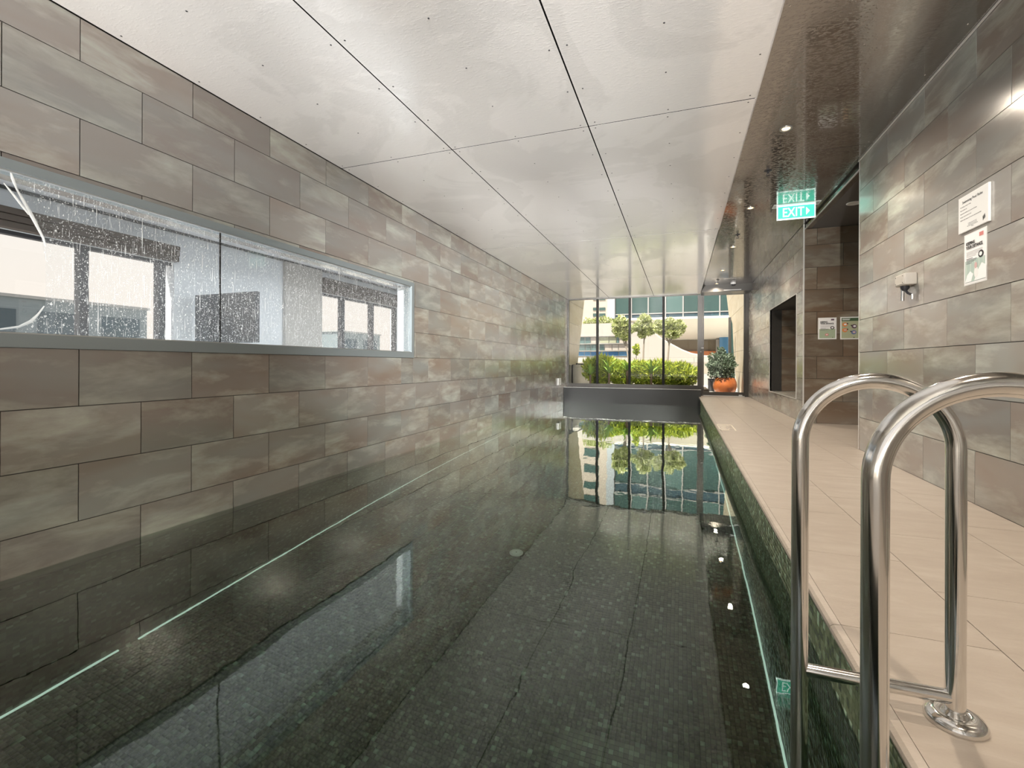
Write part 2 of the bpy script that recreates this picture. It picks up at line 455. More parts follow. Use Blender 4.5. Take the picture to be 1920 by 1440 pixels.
tiles(wall_far, 'x', XR, -1, (0, 0, 9, 1), 4.9005, HALF, 7.357, YE - .05, 0, ZR - .004, [(NY0, NY1, NZ0, NZ1)], TILE_X)
boxo('corner_trim', XR - .004, XR + .012, 7.350, 7.360, 0, ZR, TRIM_W, wall_far)
# recess box behind the opening
g = G()
g.box(XR + .2, 2.9, NY1 + .007, NY1 + .1, 0, 2.2).box(2.8, 2.9, NY0 - .1, NY1, 0, 2.2).box(XR + .2, 2.9, NY0 - .1, NY0, 0, 2.2).box(XR + .2, 2.9, NY0, NY1, NZ0 - .1, NZ0 - .007).box(XR + .2, 2.9, NY0, NY1, NZ1 + .007, NZ1 + .1)
wall_recess = tag(g.build('wall_recess', GROUT), kind='structure')
tiles(wall_recess, 'y', NY1, -1, (0, 1, 6, 0), 1.741, HALF, XR + .003, 2.8, NZ0, NZ1, [], TILE_SHADE)
piece('tile', XR + .003, 2.8, NY0, NY1 - .01, NZ0 - .007, NZ0 + .001, TILE_X, wall_recess)
g = G()
for a in ((NY0 - .008, NY0, NZ0 - .008, NZ1 + .008), (NY1, NY1 + .008, NZ0 - .008, NZ1 + .008), (NY0, NY1, NZ0 - .008, NZ0), (NY0, NY1, NZ1, NZ1 + .008)):
    g.box(XR - .006, XR + .03, *a)
g.build('edge_trim', TRIM_W, wall_far)
# ---- alcove
g = G().box(XR + .012, 3.5, 7.366, 7.5, -.3, 2.80).box(3.4, 3.5, 5.24, 7.366, -.3, 2.8).box(XR + .2, 3.4, 5.14, 5.24, -.3, 2.8)
wall_alc = tag(g.build('wall_alcove', GROUT), kind='structure')
tiles(wall_alc, 'y', 7.357, -1, (0, 0, 9, 0), 1.741, HALF, XR + .004, 3.4, 0, 2.65, [], TILE_SHADE)
beam = tag(boxo('trim_1', XR + .02, XR + .09, 5.24, 7.357, 2.652, 2.80, CEIL_DARK), kind='structure')
boxo('edge_strip', XR + .012, XR + .024, 5.24, 7.357, 2.646, 2.656, TRIM_W, beam)
tag(boxo('ceiling_alcove', XR + .09, 3.4, 5.24, 7.366, 2.655, 2.80, CEIL_ALCOVE), kind='structure')

# ---- ceiling over the pool: 3 x 5 bolted sheets
g = G().box(XL - .2, XB - .012, YB, YE + .25, ZC + .012, ZC + .25)
ceil_p = tag(g.build('ceiling', BLACK), kind='structure')
XS = [XL + .002, -1.828, -.667, XB]; YS = [YB, .302, 3.541, 6.780, 10.02, YE + .02]
for i in range(3):
    for j in range(5):
        pn = piece('panel', XS[i] + .005, XS[i + 1] - (.005 if i < 2 else 0), YS[j] + .005, YS[j + 1] - .005, ZC, ZC + .011, CEIL_POOL, ceil_p)
        s = G(); xa, xb, ya, yb = XS[i], XS[i + 1], YS[j], YS[j + 1]
        nn = max(2, round((yb - ya) / .46)); 
        for q in range(nn + 1):
            yy = ya + .045 + (yb - ya - .09) * q / nn
            for xx in (xa + .05, (xa + xb) / 2, xb - .05):
                s.lathe((xx + R.uniform(-.006, .006), yy + R.uniform(-.01, .01), ZC), [(.0055, 0), (.0055, -.0012), (.003, -.0022)], 8)
        tag(s.build('screw', DARKP, pn), kind='stuff')
for x in XS[1:3]: boxo('joint_strip', x - .006, x + .006, YB, YE, ZC + .0006, ZC + .0125, GASKET, ceil_p)
for y in YS[1:5]: boxo('joint_strip', XL, XB - .013, y - .006, y + .006, ZC + .0008, ZC + .0120, GASKET, ceil_p)
# ---- dark ceiling over the deck
g = G().box(XB - .004, XR + .2, YB, YE + .25, ZR + .012, ZR + .2)
ceil_d = tag(g.build('ceiling_deck', BLACK), kind='structure')
YD = [YB, -1.2, 1.83, 4.862, 7.872, 10.94, 12.215]
for j in range(6):
    pn = piece('panel', XB - .002, XR + (.0 if YD[j] < 0 or True else 0), YD[j] + .002, YD[j + 1] - .002, ZR, ZR + .011, CEIL_DARK, ceil_d)
    s = G(); nn = max(2, round((YD[j + 1] - YD[j]) / .5))
    for q in range(nn + 1):
        yy = YD[j] + .045 + (YD[j + 1] - YD[j] - .09) * q / nn
        for xx in (XB + .06, 1.03, XR - .06): s.lathe((xx, yy, ZR), [(.0055, 0), (.0055, -.0012), (.003, -.0022)], 8)
    tag(s.build('screw', STEEL, pn), kind='stuff')
boxo('edge_strip', XR - .012, XR - .004, YB, 5.236, ZR - .012, ZR - .002, TRIM_W, ceil_d)
tag(boxo('ceiling_edge', XB - .008, XB, YB, YE, ZC, ZR + .05, CEIL_POOL), kind='structure')

# ---- deck
g = G().box(XE + .045, XR + .2, YB, YE + .25, -.35, -.010).box(XW + .016, XE + .05, YB, YE, -.35, -.035).box(XL - .2, XW, YB, YP0 - .03, -.35, -.010).box(XR + .2, 3.5, 5.14, 7.5, -.35, -.010)
deck = tag(g.build('floor', GROUT), kind='structure')
D = .0012
def decktile(x0, x1, y0, y1): piece('tile', x0 + D, x1 - D, y0 + D, y1 - D, -.009, 0, DECK, deck)
S = .621
cols = [(XE + .03, .836, 1.668), (.836, 1.275, 1.668 + .36), (1.275, XR, 1.668)]
for ci, (xa, xb, ph) in enumerate(cols):
    k = -8
    while ph + k * S < YE:
        ya, yb = max(ph + k * S, YB), min(ph + (k + 1) * S, YE)
        if yb - ya > .03:
            decktile(xa, xb, ya, yb)
            if ci == 0 and yb > YP0:      # bull-nosed coping on the pool edge
                ya2 = max(ya, YP0)
                prof = [(XE + .03, 0), (XE + .012, -.002), (XE + .003, -.008), (XE, -.016), (XE + .003, -.026), (XE + .012, -.033), (XE + .03, -.034)]
                G().prism([(px, ya2 + D, pz) for px, pz in prof], (0, yb - ya2 - 2 * D, 0)).build('coping', DECK, deck)
        k += 1
for i in range(6):
    for j in range(6):
        dy = (YP0 - .03 - YB) / 6
        decktile(XL + i * .575, XL + (i + 1) * .575, YB + j * dy, YB + (j + 1) * dy)
for i in range(3):
    for j in range(4):
        decktile(XR + i * .6, XR + (i + 1) * .6, 5.24 + j * .53, 5.24 + (j + 1) * .53)
# stencilled no-diving mark
mk = thing('floor_marking', 'small pale outlined safety mark stencilled on the deck beside the pool edge', 'marking', (.54, 6.46, .001))
PAINT = mat('pale_paint', (.85, .78, .66), .6)
g = G(); xa, xb, ya, yb, zz = .452, .636, 6.16, 6.74, .0022
for r_ in ((xa, xb, yb - .05, yb), (xa, xa + .014, ya, yb), (xb - .014, xb, ya, yb), (xa, xa + .11, ya, ya + .05), (xa + .03, xa + .085, ya + .17, ya + .24), (xa + .02, xa + .1, ya + .36, ya + .42)):
    g.box(r_[0], r_[1], r_[2], r_[3], .0004, zz)
g.build('frame', PAINT, mk)
g = G().tube([(xa + .10, ya + .30, .002), (xa + .13, ya + .36, .002), (xa + .16, ya + .34, .002)], .0018, 6).tube([(xa + .095, ya + .05, .002), (xa + .125, ya + .2, .002), (xa + .16, ya + .2, .002)], .0018, 6)
g.lathe((xa + .125, ya + .45, 0), [(.018, .0004), (.018, .0022)], 14)
g.build('diver_symbol', PAINT, mk)

# ---- pool basin and water
g = G().box(XL - .2, XL, YP0 - .1, YP1 + .3, ZF - .2, ZW - .1).box(XW + .012, XW + .3, YP0 - .1, YP1 + .3, ZF - .2, -.036)
g.box(XL, XW + .012, YP0 - .2, YP0, ZF - .2, -.012).box(XL, XW + .012, YP1, YP1 + .3, ZF - .2, ZW - .02).box(XL, XW + .012, YP0, YP1, ZF - .2, ZF - .006)
basin = tag(g.build('pool_basin', MGROUT), kind='structure')
YM = 6.9
piece('far_mosaic_floor', XL, XW + .01, YM, YP1, ZF - .006, ZF, MOSAIC, basin)
# floor mosaic: the largest-looking pieces one by one, the others joined
def mosaic(parent, grid, first):
    """grid: list of (a, b) cell corners; returns list of joined boxes"""
nx = int((XW - XL) / PITCH); ny = int((YM - YP0) / PITCH)
xs = XL + np.arange(nx) * PITCH; ys = YP0 + np.arange(ny) * PITCH
single = set()
ci0 = int((-.55 - XL) / PITCH); cj0 = int((2.02 - YP0) / PITCH)
for i in range(25):
    for j in range(12): single.add((ci0 + i, cj0 + j))
gx, gy = np.meshgrid(np.arange(nx), np.arange(ny), indexing='ij')
keep = np.array([(a, b) not in single for a, b in zip(gx.ravel(), gy.ravel())])
cx = xs[gx.ravel()][keep]; cy = ys[gy.ravel()][keep]
jit = NR.uniform(-.0006, .0006, (len(cx), 2)); hz = NR.uniform(-.0005, .0007, len(cx))
def joined_boxes(name, lo, hi, faces_idx, m, parent):
    n = len(lo); c = np.empty((n, 8, 3))
    for i, (a, b, d) in enumerate([(0, 0, 0), (1, 0, 0), (1, 1, 0), (0, 1, 0), (0, 0, 1), (1, 0, 1), (1, 1, 1), (0, 1, 1)]):
        c[:, i, 0] = np.where(a, hi[:, 0], lo[:, 0]); c[:, i, 1] = np.where(b, hi[:, 1], lo[:, 1]); c[:, i, 2] = np.where(d, hi[:, 2], lo[:, 2])
    f = np.array(faces_idx)[None] + (np.arange(n) * 8)[:, None, None]
    me = bpy.data.meshes.new(name); nf = f.shape[0] * f.shape[1]
    me.vertices.add(n * 8); me.vertices.foreach_set('co', c.ravel())
    me.loops.add(nf * 4); me.loops.foreach_set('vertex_index', f.ravel().astype(np.int32))
    me.polygons.add(nf); me.polygons.foreach_set('loop_start', np.arange(nf, dtype=np.int32) * 4)
    me.update(calc_edges=True); me.materials.append(m)
    return tag(link(name, me, parent), kind='stuff')
FT = [(4, 5, 6, 7), (0, 1, 5, 4), (1, 2, 6, 5), (2, 3, 7, 6), (3, 0, 4, 7)]
q = .0011
lo = np.stack([cx + q + jit[:, 0], cy + q + jit[:, 1], np.full(len(cx), ZF - .006)], 1); hi = np.stack([cx + PITCH - q + jit[:, 0], cy + PITCH - q + jit[:, 1], ZF + hz], 1)
joined_boxes('mosaic_field', lo, hi, FT, MOSAIC, basin)
for i, j in sorted(single):
    o = piece('mosaic_tile', xs[i] + q, xs[i] + PITCH - q, ys[j] + q, ys[j] + PITCH - q, ZF - .006, ZF, MOSAIC, basin)
# side wall mosaic under the coping
side = tag(boxo('wall_pool_side', XW + .004, XW + .012, YP0, YP1, ZF, -.036, MGROUT), kind='structure')
ny2 = int((YP1 - YP0) / PITCH); nz2 = int((-.036 - ZF) / PITCH)
gy, gz = np.meshgrid(np.arange(ny2), np.arange(nz2), indexing='ij'); gy, gz = gy.ravel(), gz.ravel()
yy = YP0 + gy * PITCH; zz = -.036 - (gz + 1) * PITCH
near = (gz < 8) & (yy > 1.42) & (yy < 1.42 + 37 * PITCH)
ok = ~near & ((yy < 6) | (gz < 12))
n = ok.sum(); jit = NR.uniform(-.0005, .0005, (n, 2)); dx = NR.uniform(-.0006, .0006, n)
joined_boxes('mosaic_field', np.stack([XW + dx, yy[ok] + q + jit[:, 0], zz[ok] + q], 1), np.stack([np.full(n, XW + .005), yy[ok] + PITCH - q + jit[:, 0], zz[ok] + PITCH - q], 1),
             [(3, 0, 4, 7), (0, 1, 5, 4), (2, 3, 7, 6), (4, 5, 6, 7), (0, 3, 2, 1)], MOSAIC_SIDE, side)
for a, b in zip(yy[near], zz[near]):
    piece('mosaic_tile', XW, XW + .005, a + q, a + PITCH - q, b + q, b + PITCH - q, MOSAIC_SIDE, side)
piece('mosaic_field', XL - .0002, XL + .0008, YP0, YP1, ZF, ZW - .125, MOSAIC, basin)
# underwater light lines where the floor meets the side walls
LED = mat('led_strip', (.8, .9, .85), .5, emit=(.82, 1.0, .93), estr=.33)
for nm, xa, xb, lab, brk in (('pool_light', XL + .001, XL + .012, 'thin pale light line under water along the foot of the left tiled wall', 2.0), ('pool_light', XW - .012, XW - .001, 'thin pale light line under water along the foot of the deck side wall', None)):
    t = thing(nm, lab, 'light strip', ((xa + xb) / 2, 6, ZF))
    spans = [(YP0, YP1)] if brk is None else [(YP0, 1.72), (1.82, YP1)]
    for a, b in spans: boxo('light_strip', xa, xb, a, b, ZF + .001, ZF + .009, LED, t)
wt = obj('pool_water', [(XL, YP0, ZW), (XW + .004, YP0, ZW), (XW + .004, YP1, ZW), (XL, YP1, ZW)], [(0, 1, 2, 3)], WATER)
tag(wt, 'still dark green pool water mirroring the ceiling and far window', 'water', kind='stuff')
dr = thing('pool_drain', 'round white drain cover on the pool floor under water', 'drain', (-1.27, 3.64, ZF))
G().lathe((-1.27, 3.64, ZF), [(.040, .004), (.055, .004), (.055, .012), (.050, .014), (.042, .014), (.040, .004)], 28).build('ring', WHITE, dr, True)
G().lathe((-1.27, 3.64, ZF), [(.038, .002), (.038, .015), (.034, .018), (.0, .019)], 28).build('cover', mat('drain_white', (.95, .95, .93), .4), dr, True)
G().lathe((-1.27, 3.64, ZF), [(.005, .018), (.005, .021), (0, .0215)], 10).build('screw', DARKP, dr)
# ---- far ledge
lg = tag(boxo('trim_2', XL + .004, XE + .05, YP1 - .005, YE - .03, ZW - .35, .168, LEDGE, b=.006), kind='structure')
boxo('edge_strip', XL + .004, XE + .05, YP1 - .009, YP1 + .015, .168, .176, TRIM_W, lg)

# ------------------------------------------------------------------ far window and door
win = tag(G().box(XL - .05, XL + .045, YE - .03, YE + .05, .19, ZC).box(XL, .41, YE - .04, YE + .05, .172, .262).box(XL, .41, YE - .02, YE + .04, ZC - .03, ZC).build('window_1', BRONZE), kind='structure')
xm = [XL + .045, -2.142, -1.280, -.418, .41]
for x in xm[1:4]: boxo('mullion', x - .03, x + .03, YE - .035, YE + .05, .262, ZC - .03, BLACK, win)
for i in range(4):
    a, b = xm[i] + (.03 if i else 0), xm[i + 1] - (.03 if i < 3 else 0)
    piece('pane', a, b, YE, YE + .006, .262, ZC - .03, GLASS, win)
g = G()
for a in ((a_, b_) for a_, b_ in zip(xm[:-1], xm[1:])):
    pass
door = tag(G().box(.41, .526, YE - .05, YE + .06, 0, ZC - .04).box(1.50, XR, YE - .05, YE + .06, 0, ZC - .04).build('door_1', BRONZE), kind='structure')
leaf = boxo('door_leaf', .53, .560, YE - .02, YE + .02, .02, 2.55, BRONZE, door)
boxo('stile', 1.470, 1.497, YE - .02, YE + .02, .02, 2.55, BRONZE, door)
boxo('bottom_rail', .560, 1.470, YE - .02, YE + .02, .02, .107, BRONZE, door)
boxo('top_rail', .560, 1.470, YE - .02, YE + .02, 2.545, 2.57, BRONZE, door)
piece('pane', .560, 1.470, YE - .003, YE + .003, .107, 2.545, GLASS, door)
hd = G().bbox(.472, .505, YE - .062, YE - .05, 1.07, 1.25, .004).build('lock_plate', BRONZE, door)
G().tube([(.49, YE - .06, 1.21), (.49, YE - .10, 1.21), (.55, YE - .105, 1.21)], .009, 10).build('lever', STEEL, hd)
G().lathe((.49, YE - .062, 1.12), [(.014, 0), (.014, -.012), (.0, -.014)], 14, 'y').build('lock_cylinder', STEEL, hd)
for x in (.47, .54): G().lathe((x, YE - .08, 0), [(.024, .001), (.024, .014), (.010, .026), (0, .028)], 14).build('door_stop', STEEL, door, True)
G().bbox(1.36, 1.44, YE - .065, YE - .05, .004, .05, .004).build('hinge', ALU_LIGHT, door)
# header box over the door
hdr = tag(G().box(XB, XR, 12.23, YE - .05, 2.553, ZR + .02).box(XB, XR, YE - .05, YE + .06, 2.55, ZR + .02).build('trim_3', BRONZE), kind='structure')
boxo('light_slot', .97, 1.35, 12.226, 12.23, 2.575, 2.585, TRIM_W, hdr)

# ------------------------------------------------------------------ long window in the left wall, gym beyond
w2 = tag(G().box(XL - .10, XL + .012, WY0, WY1, WZ1 - .048, WZ1).box(XL - .10, XL + .012, WY0, WY1, WZ0, WZ0 + .066).box(XL - .10, XL + .012, WY1 - .05, WY1, WZ0 + .066, WZ1 - .048).box(XL - .10, XL + .012, WY0, WY0 + .05, WZ0 + .066, WZ1 - .048).build('window_2', ALU), kind='structure')
boxo('glazing_bead', XL - .022, XL + .002, WY0 + .05, WY1 - .05, WZ1 - .056, WZ1 - .048, ALU_LIGHT, w2)
boxo('glazing_bead', XL - .022, XL + .006, WY0 + .05, WY1 - .05, WZ0 + .066, WZ0 + .072, ALU_LIGHT, w2)
PX = XL - .015
for a, b in ((WY0 + .05, 2.340), (2.346, WY1 - .05)):
    piece('pane', PX - .006, PX, a, b, WZ0 + .072, WZ1 - .056, GLASS, w2)
boxo('glazing_joint', PX - .008, PX + .002, 2.340, 2.346, WZ0 + .072, WZ1 - .056, BLACK, w2)
# opening lining, in tile, dark
g = G().box(XL - .2, XL - .1, WY0, WY1, WZ1 - .046, WZ1).box(XL - .2, XL - .1, WY0, WY1, WZ0, WZ0 + .02)
g.build('lining', TILE_X, wall_left)
boxo('jamb', XL - .2, XL - .1, WY1 - .03, WY1, WZ0, WZ1, PLASTER, wall_left)
# running water: film, drops, rivulets on the pool face of the glass
def wet_edge(z):
    """left limit of the wet part of the glass at height z"""
    zz = z - CZ
    pts = [(.14, 1.22), (.20, 1.345), (.26, 1.40), (.50, 1.40), (.66, 1.375), (.83, 1.285), (.90, 1.27)]
    for (a, ya), (b, yb) in zip(pts[:-1], pts[1:]):
        if zz <= b: return ya + (yb - ya) * max(0, (zz - a)) / (b - a)
    return pts[-1][1]
zl, zh = WZ0 + .074, WZ1 - .058
zs = np.linspace(zl, zh, 24)
fv = []; ff = []
for i, z in enumerate(zs): fv += [(PX + .0006, wet_edge(z), z), (PX + .0006, WY1 - .052, z)]
for i in range(23): ff.append((2 * i, 2 * i + 1, 2 * i + 3, 2 * i + 2))
film = obj('water_film', fv, ff, FILM)
tag(film, 'thin sheet of running water on the long window, right of a slanting rivulet', 'water', kind='stuff')
NDROP = 24000
yy = NR.uniform(1.2, WY1 - .06, NDROP); z2 = NR.uniform(zl, zh, NDROP)
okd = np.array([y > wet_edge(z) + .004 for y, z in zip(yy, z2)]); yy, z2 = yy[okd], z2[okd]
dist = np.sqrt(9 + yy ** 2)
rr = NR.lognormal(-6.12, .40, len(yy)) * (.55 + .2 * dist / 3.5)
rz = rr * NR.uniform(1.0, 1.9, len(yy))
rz = np.where(NR.rand(len(yy)) < .07, rz * NR.uniform(4, 16, len(yy)), rz); ry = np.where(rz > 4 * rr, rr * .55, rr)
V = np.zeros((len(yy), 6, 3))
V[:, :, 0] = PX + .0008; V[:, :, 1] = yy[:, None]; V[:, :, 2] = z2[:, None]
V[:, 0, 1] -= ry; V[:, 1, 1] += ry; V[:, 2, 2] -= rz * .8; V[:, 3, 2] += rz; V[:, 4, 0] += ry * .8; V[:, 5, 0] -= .0004
V[:, :, 2] = np.clip(V[:, :, 2], zl, zh)
F = np.array([(0, 2, 4), (2, 1, 4), (1, 3, 4), (3, 0, 4)])[None] + (np.arange(len(yy)) * 6)[:, None, None]
dm = bpy.data.meshes.new('water_drops'); dm.from_pydata(V.reshape(-1, 3).tolist(), [], F.reshape(-1, 3).tolist()); dm.materials.append(DROP)
dp = link('water_drops', dm); tag(dp, 'drops and short runs of water on the long window in the tiled wall', 'water', kind='stuff')
riv = thing('rivulet', 'bright slanting trickle of water at the left edge of the wet glass', 'water', (PX, 1.38, 1.5))
def wig(pts, r, nm):
    G().tube([(PX + .002, a, b + CZ) for a, b in pts], r, 8).build(nm, DROP, riv, True)
wig([(1.270, .90), (1.275, .875), (1.290, .83), (1.315, .78), (1.345, .72), (1.372, .66), (1.39, .62), (1.40, .58)], [.003, .006, .004, .007, .008, .006, .005, .003], 'stream')
wig([(1.245, .842), (1.262, .82), (1.285, .79), (1.31, .755), (1.335, .72)], [.002, .004, .005, .005, .003], 'stream')
wig([(1.395, .28), (1.37, .235), (1.345, .20), (1.30, .17), (1.22, .150), (1.05, .143)], [.003, .005, .008, .005, .004, .003], 'stream')

# ---- gym
GX = -6.5
gw = G()
W1 = (-.9, 4.41, .45, 2.15); W2 = (7.14, 9.73, .45, 2.15)
for a, b in ((-1.4, W1[0]), (W1[1], W2[0]), (W2[1], 10.6)): gw.box(GX - .2, GX, a, b, 0, 2.62)
for W_ in (W1, W2): gw.box(GX - .2, GX, W_[0], W_[1], 0, W_[2]).box(GX - .2, GX, W_[0], W_[1], W_[3], 2.62)
tag(gw.build('wall_gym', PLASTER), kind='structure')
tag(boxo('wall_gym_end', GX, XL - .2, 10.3, 10.5, 0, 2.62, PLASTER), kind='structure')
tag(boxo('wall_gym_near', GX, XL - .2, -1.4, -1.2, 0, 2.62, PLASTER), kind='structure')
tag(boxo('ceiling_gym', GX - .2, XL - .2, -1.4, 10.6, 2.585, 2.9, GYMCEIL), kind='structure')
tag(boxo('floor_gym', GX - .2, XL - .2, -1.4, 10.6, -.1, 0, GYMFLOOR), kind='structure')
tag(boxo('trim_4', GX, GX + .03, -1.2, 10.3, 2.555, 2.585, mat('shadow_gap', (.10, .10, .10), .7)), kind='structure')
tag(boxo('column_gym', GX, GX + .06, 6.26, 7.135, 0, 2.555, PLASTER_B), kind='structure')
for nm, W_, ms in (('window_4', W1, (.8, 2.1, 3.40, 4.265)), ('window_5', W2, (7.82, 8.79, 9.70))):
    wi = tag(G().box(GX - .12, GX - .04, W_[0], W_[1], W_[2], W_[2] + .05).box(GX - .12, GX - .04, W_[0], W_[1], W_[3] - .04, W_[3]).build(nm, DARKP), kind='structure')
    for m_ in ms: boxo('mullion', GX - .12, GX - .02, m_ - .045, m_ + .045, W_[2] + .05, W_[3] - .04, DARKP, wi)
    e_ = [W_[0]] + list(ms) + [W_[1]]
    for a, b in zip(e_[:-1], e_[1:]):
        if b - a > .15: piece('pane', GX - .085, GX - .080, a + .045, b - .045, W_[2] + .05, W_[3] - .04, GLASS, wi)
def blind(y0, y1, z1, lab):
    t = thing('roller_blind', lab, 'blind', (GX + .06, (y0 + y1) / 2, 2.15), 'roller blinds over the gym windows')
    n_ = 3; h_ = (z1 - 2.15) / n_
    for i in range(n_): G().bbox(GX + .002, GX + .10 + .01 * i, y0, y1, 2.15 + i * h_ + .002, 2.15 + (i + 1) * h_ - .002, .006).build('fascia', BLIND, t)
blind(-.9, 4.41, 2.36, 'dark brown blind cassette over the wide gym window at the left')
blind(7.13, 9.75, 2.43, 'dark brown blind cassette over the three-pane gym window, seen through wet glass')
tv = thing('television', 'large dark screen turned out from the gym wall, behind the wet glass', 'screen', (-5.87, 4.68, 1.4))
G().bbox(-6.45, -5.29, 4.66, 4.71, 1.06, 1.742, .008).build('casing', DARKP, tv)
G().box(-6.43, -5.31, 4.656, 4.660, 1.085, 1.722).build('screen', SCREEN, tv)
G().tube([(GX + .002, 4.95, 1.4), (-6.2, 4.95, 1.4), (-5.87, 4.74, 1.4), (-5.87, 4.71, 1.4)], .02, 10).build('wall_arm', DARKP, tv)
# neighbouring blocks seen through the gym windows
def onx(u, v, X):
    a, b = u - CX, v - CY
    d = Vector((a * math.cos(TH) - FPX * math.sin(TH), a * math.sin(TH) + FPX * math.cos(TH), -b)); d *= X / d.x
    return Vector((d.x, d.y, d.z + CZ))
def block(X, y0, y1, z1, lab, dpt=6):
    t = thing('office_building', lab, 'building', (X - dpt / 2, (y0 + y1) / 2, -6))
    body = boxo('walls', X - dpt, X, y0, y1, -6, z1, mat('block_grey', (.16, .20, .22), .6), t)
    ny_ = max(2, int((y1 - y0) / 2.2))
    for i in range(ny_):
        for j in range(2):
            yy_ = y0 + (i + .15) * (y1 - y0) / ny_
            piece('window', X, X + .03, yy_, yy_ + .7 * (y1 - y0) / ny_, z1 - 1.7 - j * 2.2, z1 - .5 - j * 2.2, BLUEG, body)
    boxo('roof_slab', X - dpt - .1, X + .1, y0 - .1, y1 + .1, z1, z1 + .12, mat('block_roof', (.3, .31, .31), .7), t)
pA = onx(275, 585, -26); block(-26, -12, pA.y, pA.z, 'blue-grey office block outside the wide gym window at the left')
pB = onx(633, 623, -26); pC = onx(712, 630, -26); block(-26, pB.y, pC.y, pB.z, 'blue-grey office block outside the three-pane gym window')
# unseen lamps added to brighten the gym
for i, (yy_, lab) in enumerate(((2.4, 'added unseen flat lamp on the gym ceiling near the wide window'), (7.2, 'added unseen flat lamp on the gym ceiling near the three-pane window'))):
    t = thing('added_ceiling_lamp', lab, 'lamp', (-3.62, yy_, 2.585), 'added gym lamps')
    G().bbox(-3.84, -3.40, yy_ - .3, yy_ + .3, 2.555, 2.584, .006).build('body', WHITE, t)
    l_ = bpy.data.lights.new('gym_fill_lamp', 'AREA'); l_.size = .42; l_.energy = 75; l_.color = (.92, .96, 1)
    lo_ = bpy.data.objects.new('gym_fill_lamp', l_); COL.objects.link(lo_); lo_.parent = t; lo_.location = (0, 0, -.04)

# ------------------------------------------------------------------ unseen end behind the lens, glazing added to let daylight in
w3 = tag(G().box(XL - .2, XR + .2, YB - .1, YB, 2.5, 2.8).box(XL - .2, XR + .2, YB - .1, YB, -.3, .06).box(XL - .2, XL + .06, YB - .1, YB, .06, 2.5).box(XR - .06, XR + .2, YB - .1, YB, .06, 2.5).build('window_added', BRONZE), kind='structure')
xs_ = [XL + .06, -1.85, -.72, .43, XR - .06]
for a, b in zip(xs_[:-1], xs_[1:]):
    piece('pane', a + .02, b - .02, YB - .055, YB - .05, .06, 2.5, GLASS, w3)
for x in xs_[1:4]: boxo('mullion', x - .02, x + .02, YB - .09, YB - .01, .06, 2.5, BRONZE, w3)
tag(boxo('ground_rear', -14, 12, -16, YB - .1, -.12, -.02, PAVE), kind='structure')

# ------------------------------------------------------------------ handrails
def arc(c, r, a0, a1, n):
    return [(c[0] + r * math.cos(a0 + (a1 - a0) * i / n), c[1], c[2] + r * math.sin(a0 + (a1 - a0) * i / n)) for i in range(n + 1)]
def rail(y, xa, xb, ztop, lab, bar):
    t = thing('grab_rail', lab, 'handrail', (xb, y, 0), 'pool ladder grab rails')
    r = (xb - xa) / 2; c = ((xa + xb) / 2, y, ztop - r); rt = .0182
    pts = [(xa + .10, y, ZF + .30), (xa + .05, y, ZF + .30), (xa + .01, y, ZF + .34), (xa, y, ZF + .40), (xa, y, -.6)] + [(xa, y, z) for z in (-.3, 0, .3)] + arc(c, r, math.pi, 0, 36) + [(xb, y, .3), (xb, y, .001)]
    G().tube(pts, rt, 28).build('rail_tube', STEEL, t, True)
    G().lathe((xb, y, 0), [(.054, .0005), (.0545, .008), (.050, .016), (.040, .021), (.028, .0225), (.024, .020), (.0195, .026), (.0185, .027)], 40).build('base_flange', STEEL, t, True)
    G().lathe((xa, y, ZW), [(rt, -.014), (rt + .003, -.012), (rt + .003, .004), (rt, .006)], 28).build('joint_collar', STEEL, t, True)
    if bar:
        G().tube([(xa + .01, y, .052), (xb - .005, y, .054)], .0148, 22).build('cross_bar', STEEL, t, True)
    return t
rail(1.30, .274, .573, CZ - .036 + .001, 'polished steel grab rail with a low cross bar and round foot flange on the deck', True)
rail(.865, .283, .583, CZ - .026, 'polished steel grab rail nearest the lens, its arch cut by the frame edge', False)

# ------------------------------------------------------------------ lamps and small things on the ceiling over the deck
LAMP = mat('lamp_lens', (1, 1, 1), .3, emit=(1, .60, .25), estr=3.)
DL = [.27, 2.30, 4.33, 6.375, 8.38, 10.38, 12.05]
LABD = [None, 'round warm downlight in the dark ceiling over the ladder end', 'warm lit downlight in the dark ceiling, nearest one in view, before the exit sign', 'warm lit downlight left of the exit sign', 'warm lit downlight, second beyond the exit sign', 'small downlight in the dark ceiling two places before the glass door', 'warm downlight against the dark header over the glass door']
LABD[0] = 'warm downlight in the dark ceiling behind the lens'
LABD[4] = 'warm lit downlight just beyond the exit sign'
for yy_, lab in zip(DL, LABD):
    t = thing('downlight', lab, 'downlight', (.803, yy_, ZR), 'downlights in the deck ceiling')
    G().lathe((.803, yy_, ZR), [(.030, 0.003), (.046, .001), (.046, -.004), (.040, -.006), (.031, -.002), (.030, .003)], 28).build('trim_ring', ALU_LIGHT, t, True)
    G().lathe((.803, yy_, ZR), [(.0299, -.001), (.012, -.0035), (0, -.004)], 24).build('lens', LAMP, t, True)
    l_ = bpy.data.lights.new('downlight_lamp', 'SPOT'); l_.energy = DOWNLIGHT_W; l_.color = (1, .86, .70); l_.spot_size = math.radians(152); l_.spot_blend = .85; l_.shadow_soft_size = .035
    lo_ = bpy.data.objects.new('downlight_lamp', l_); COL.objects.link(lo_); lo_.parent = t; lo_.location = (0, 0, -.02)
t = thing('downlight', 'unlit round white downlight in the alcove ceiling', 'downlight', (1.87, 6.37, 2.655))
G().lathe((1.87, 6.37, 2.655), [(.075, 0), (.075, -.006), (.062, -.010), (.055, -.006)], 32).build('trim_ring', WHITE, t, True)
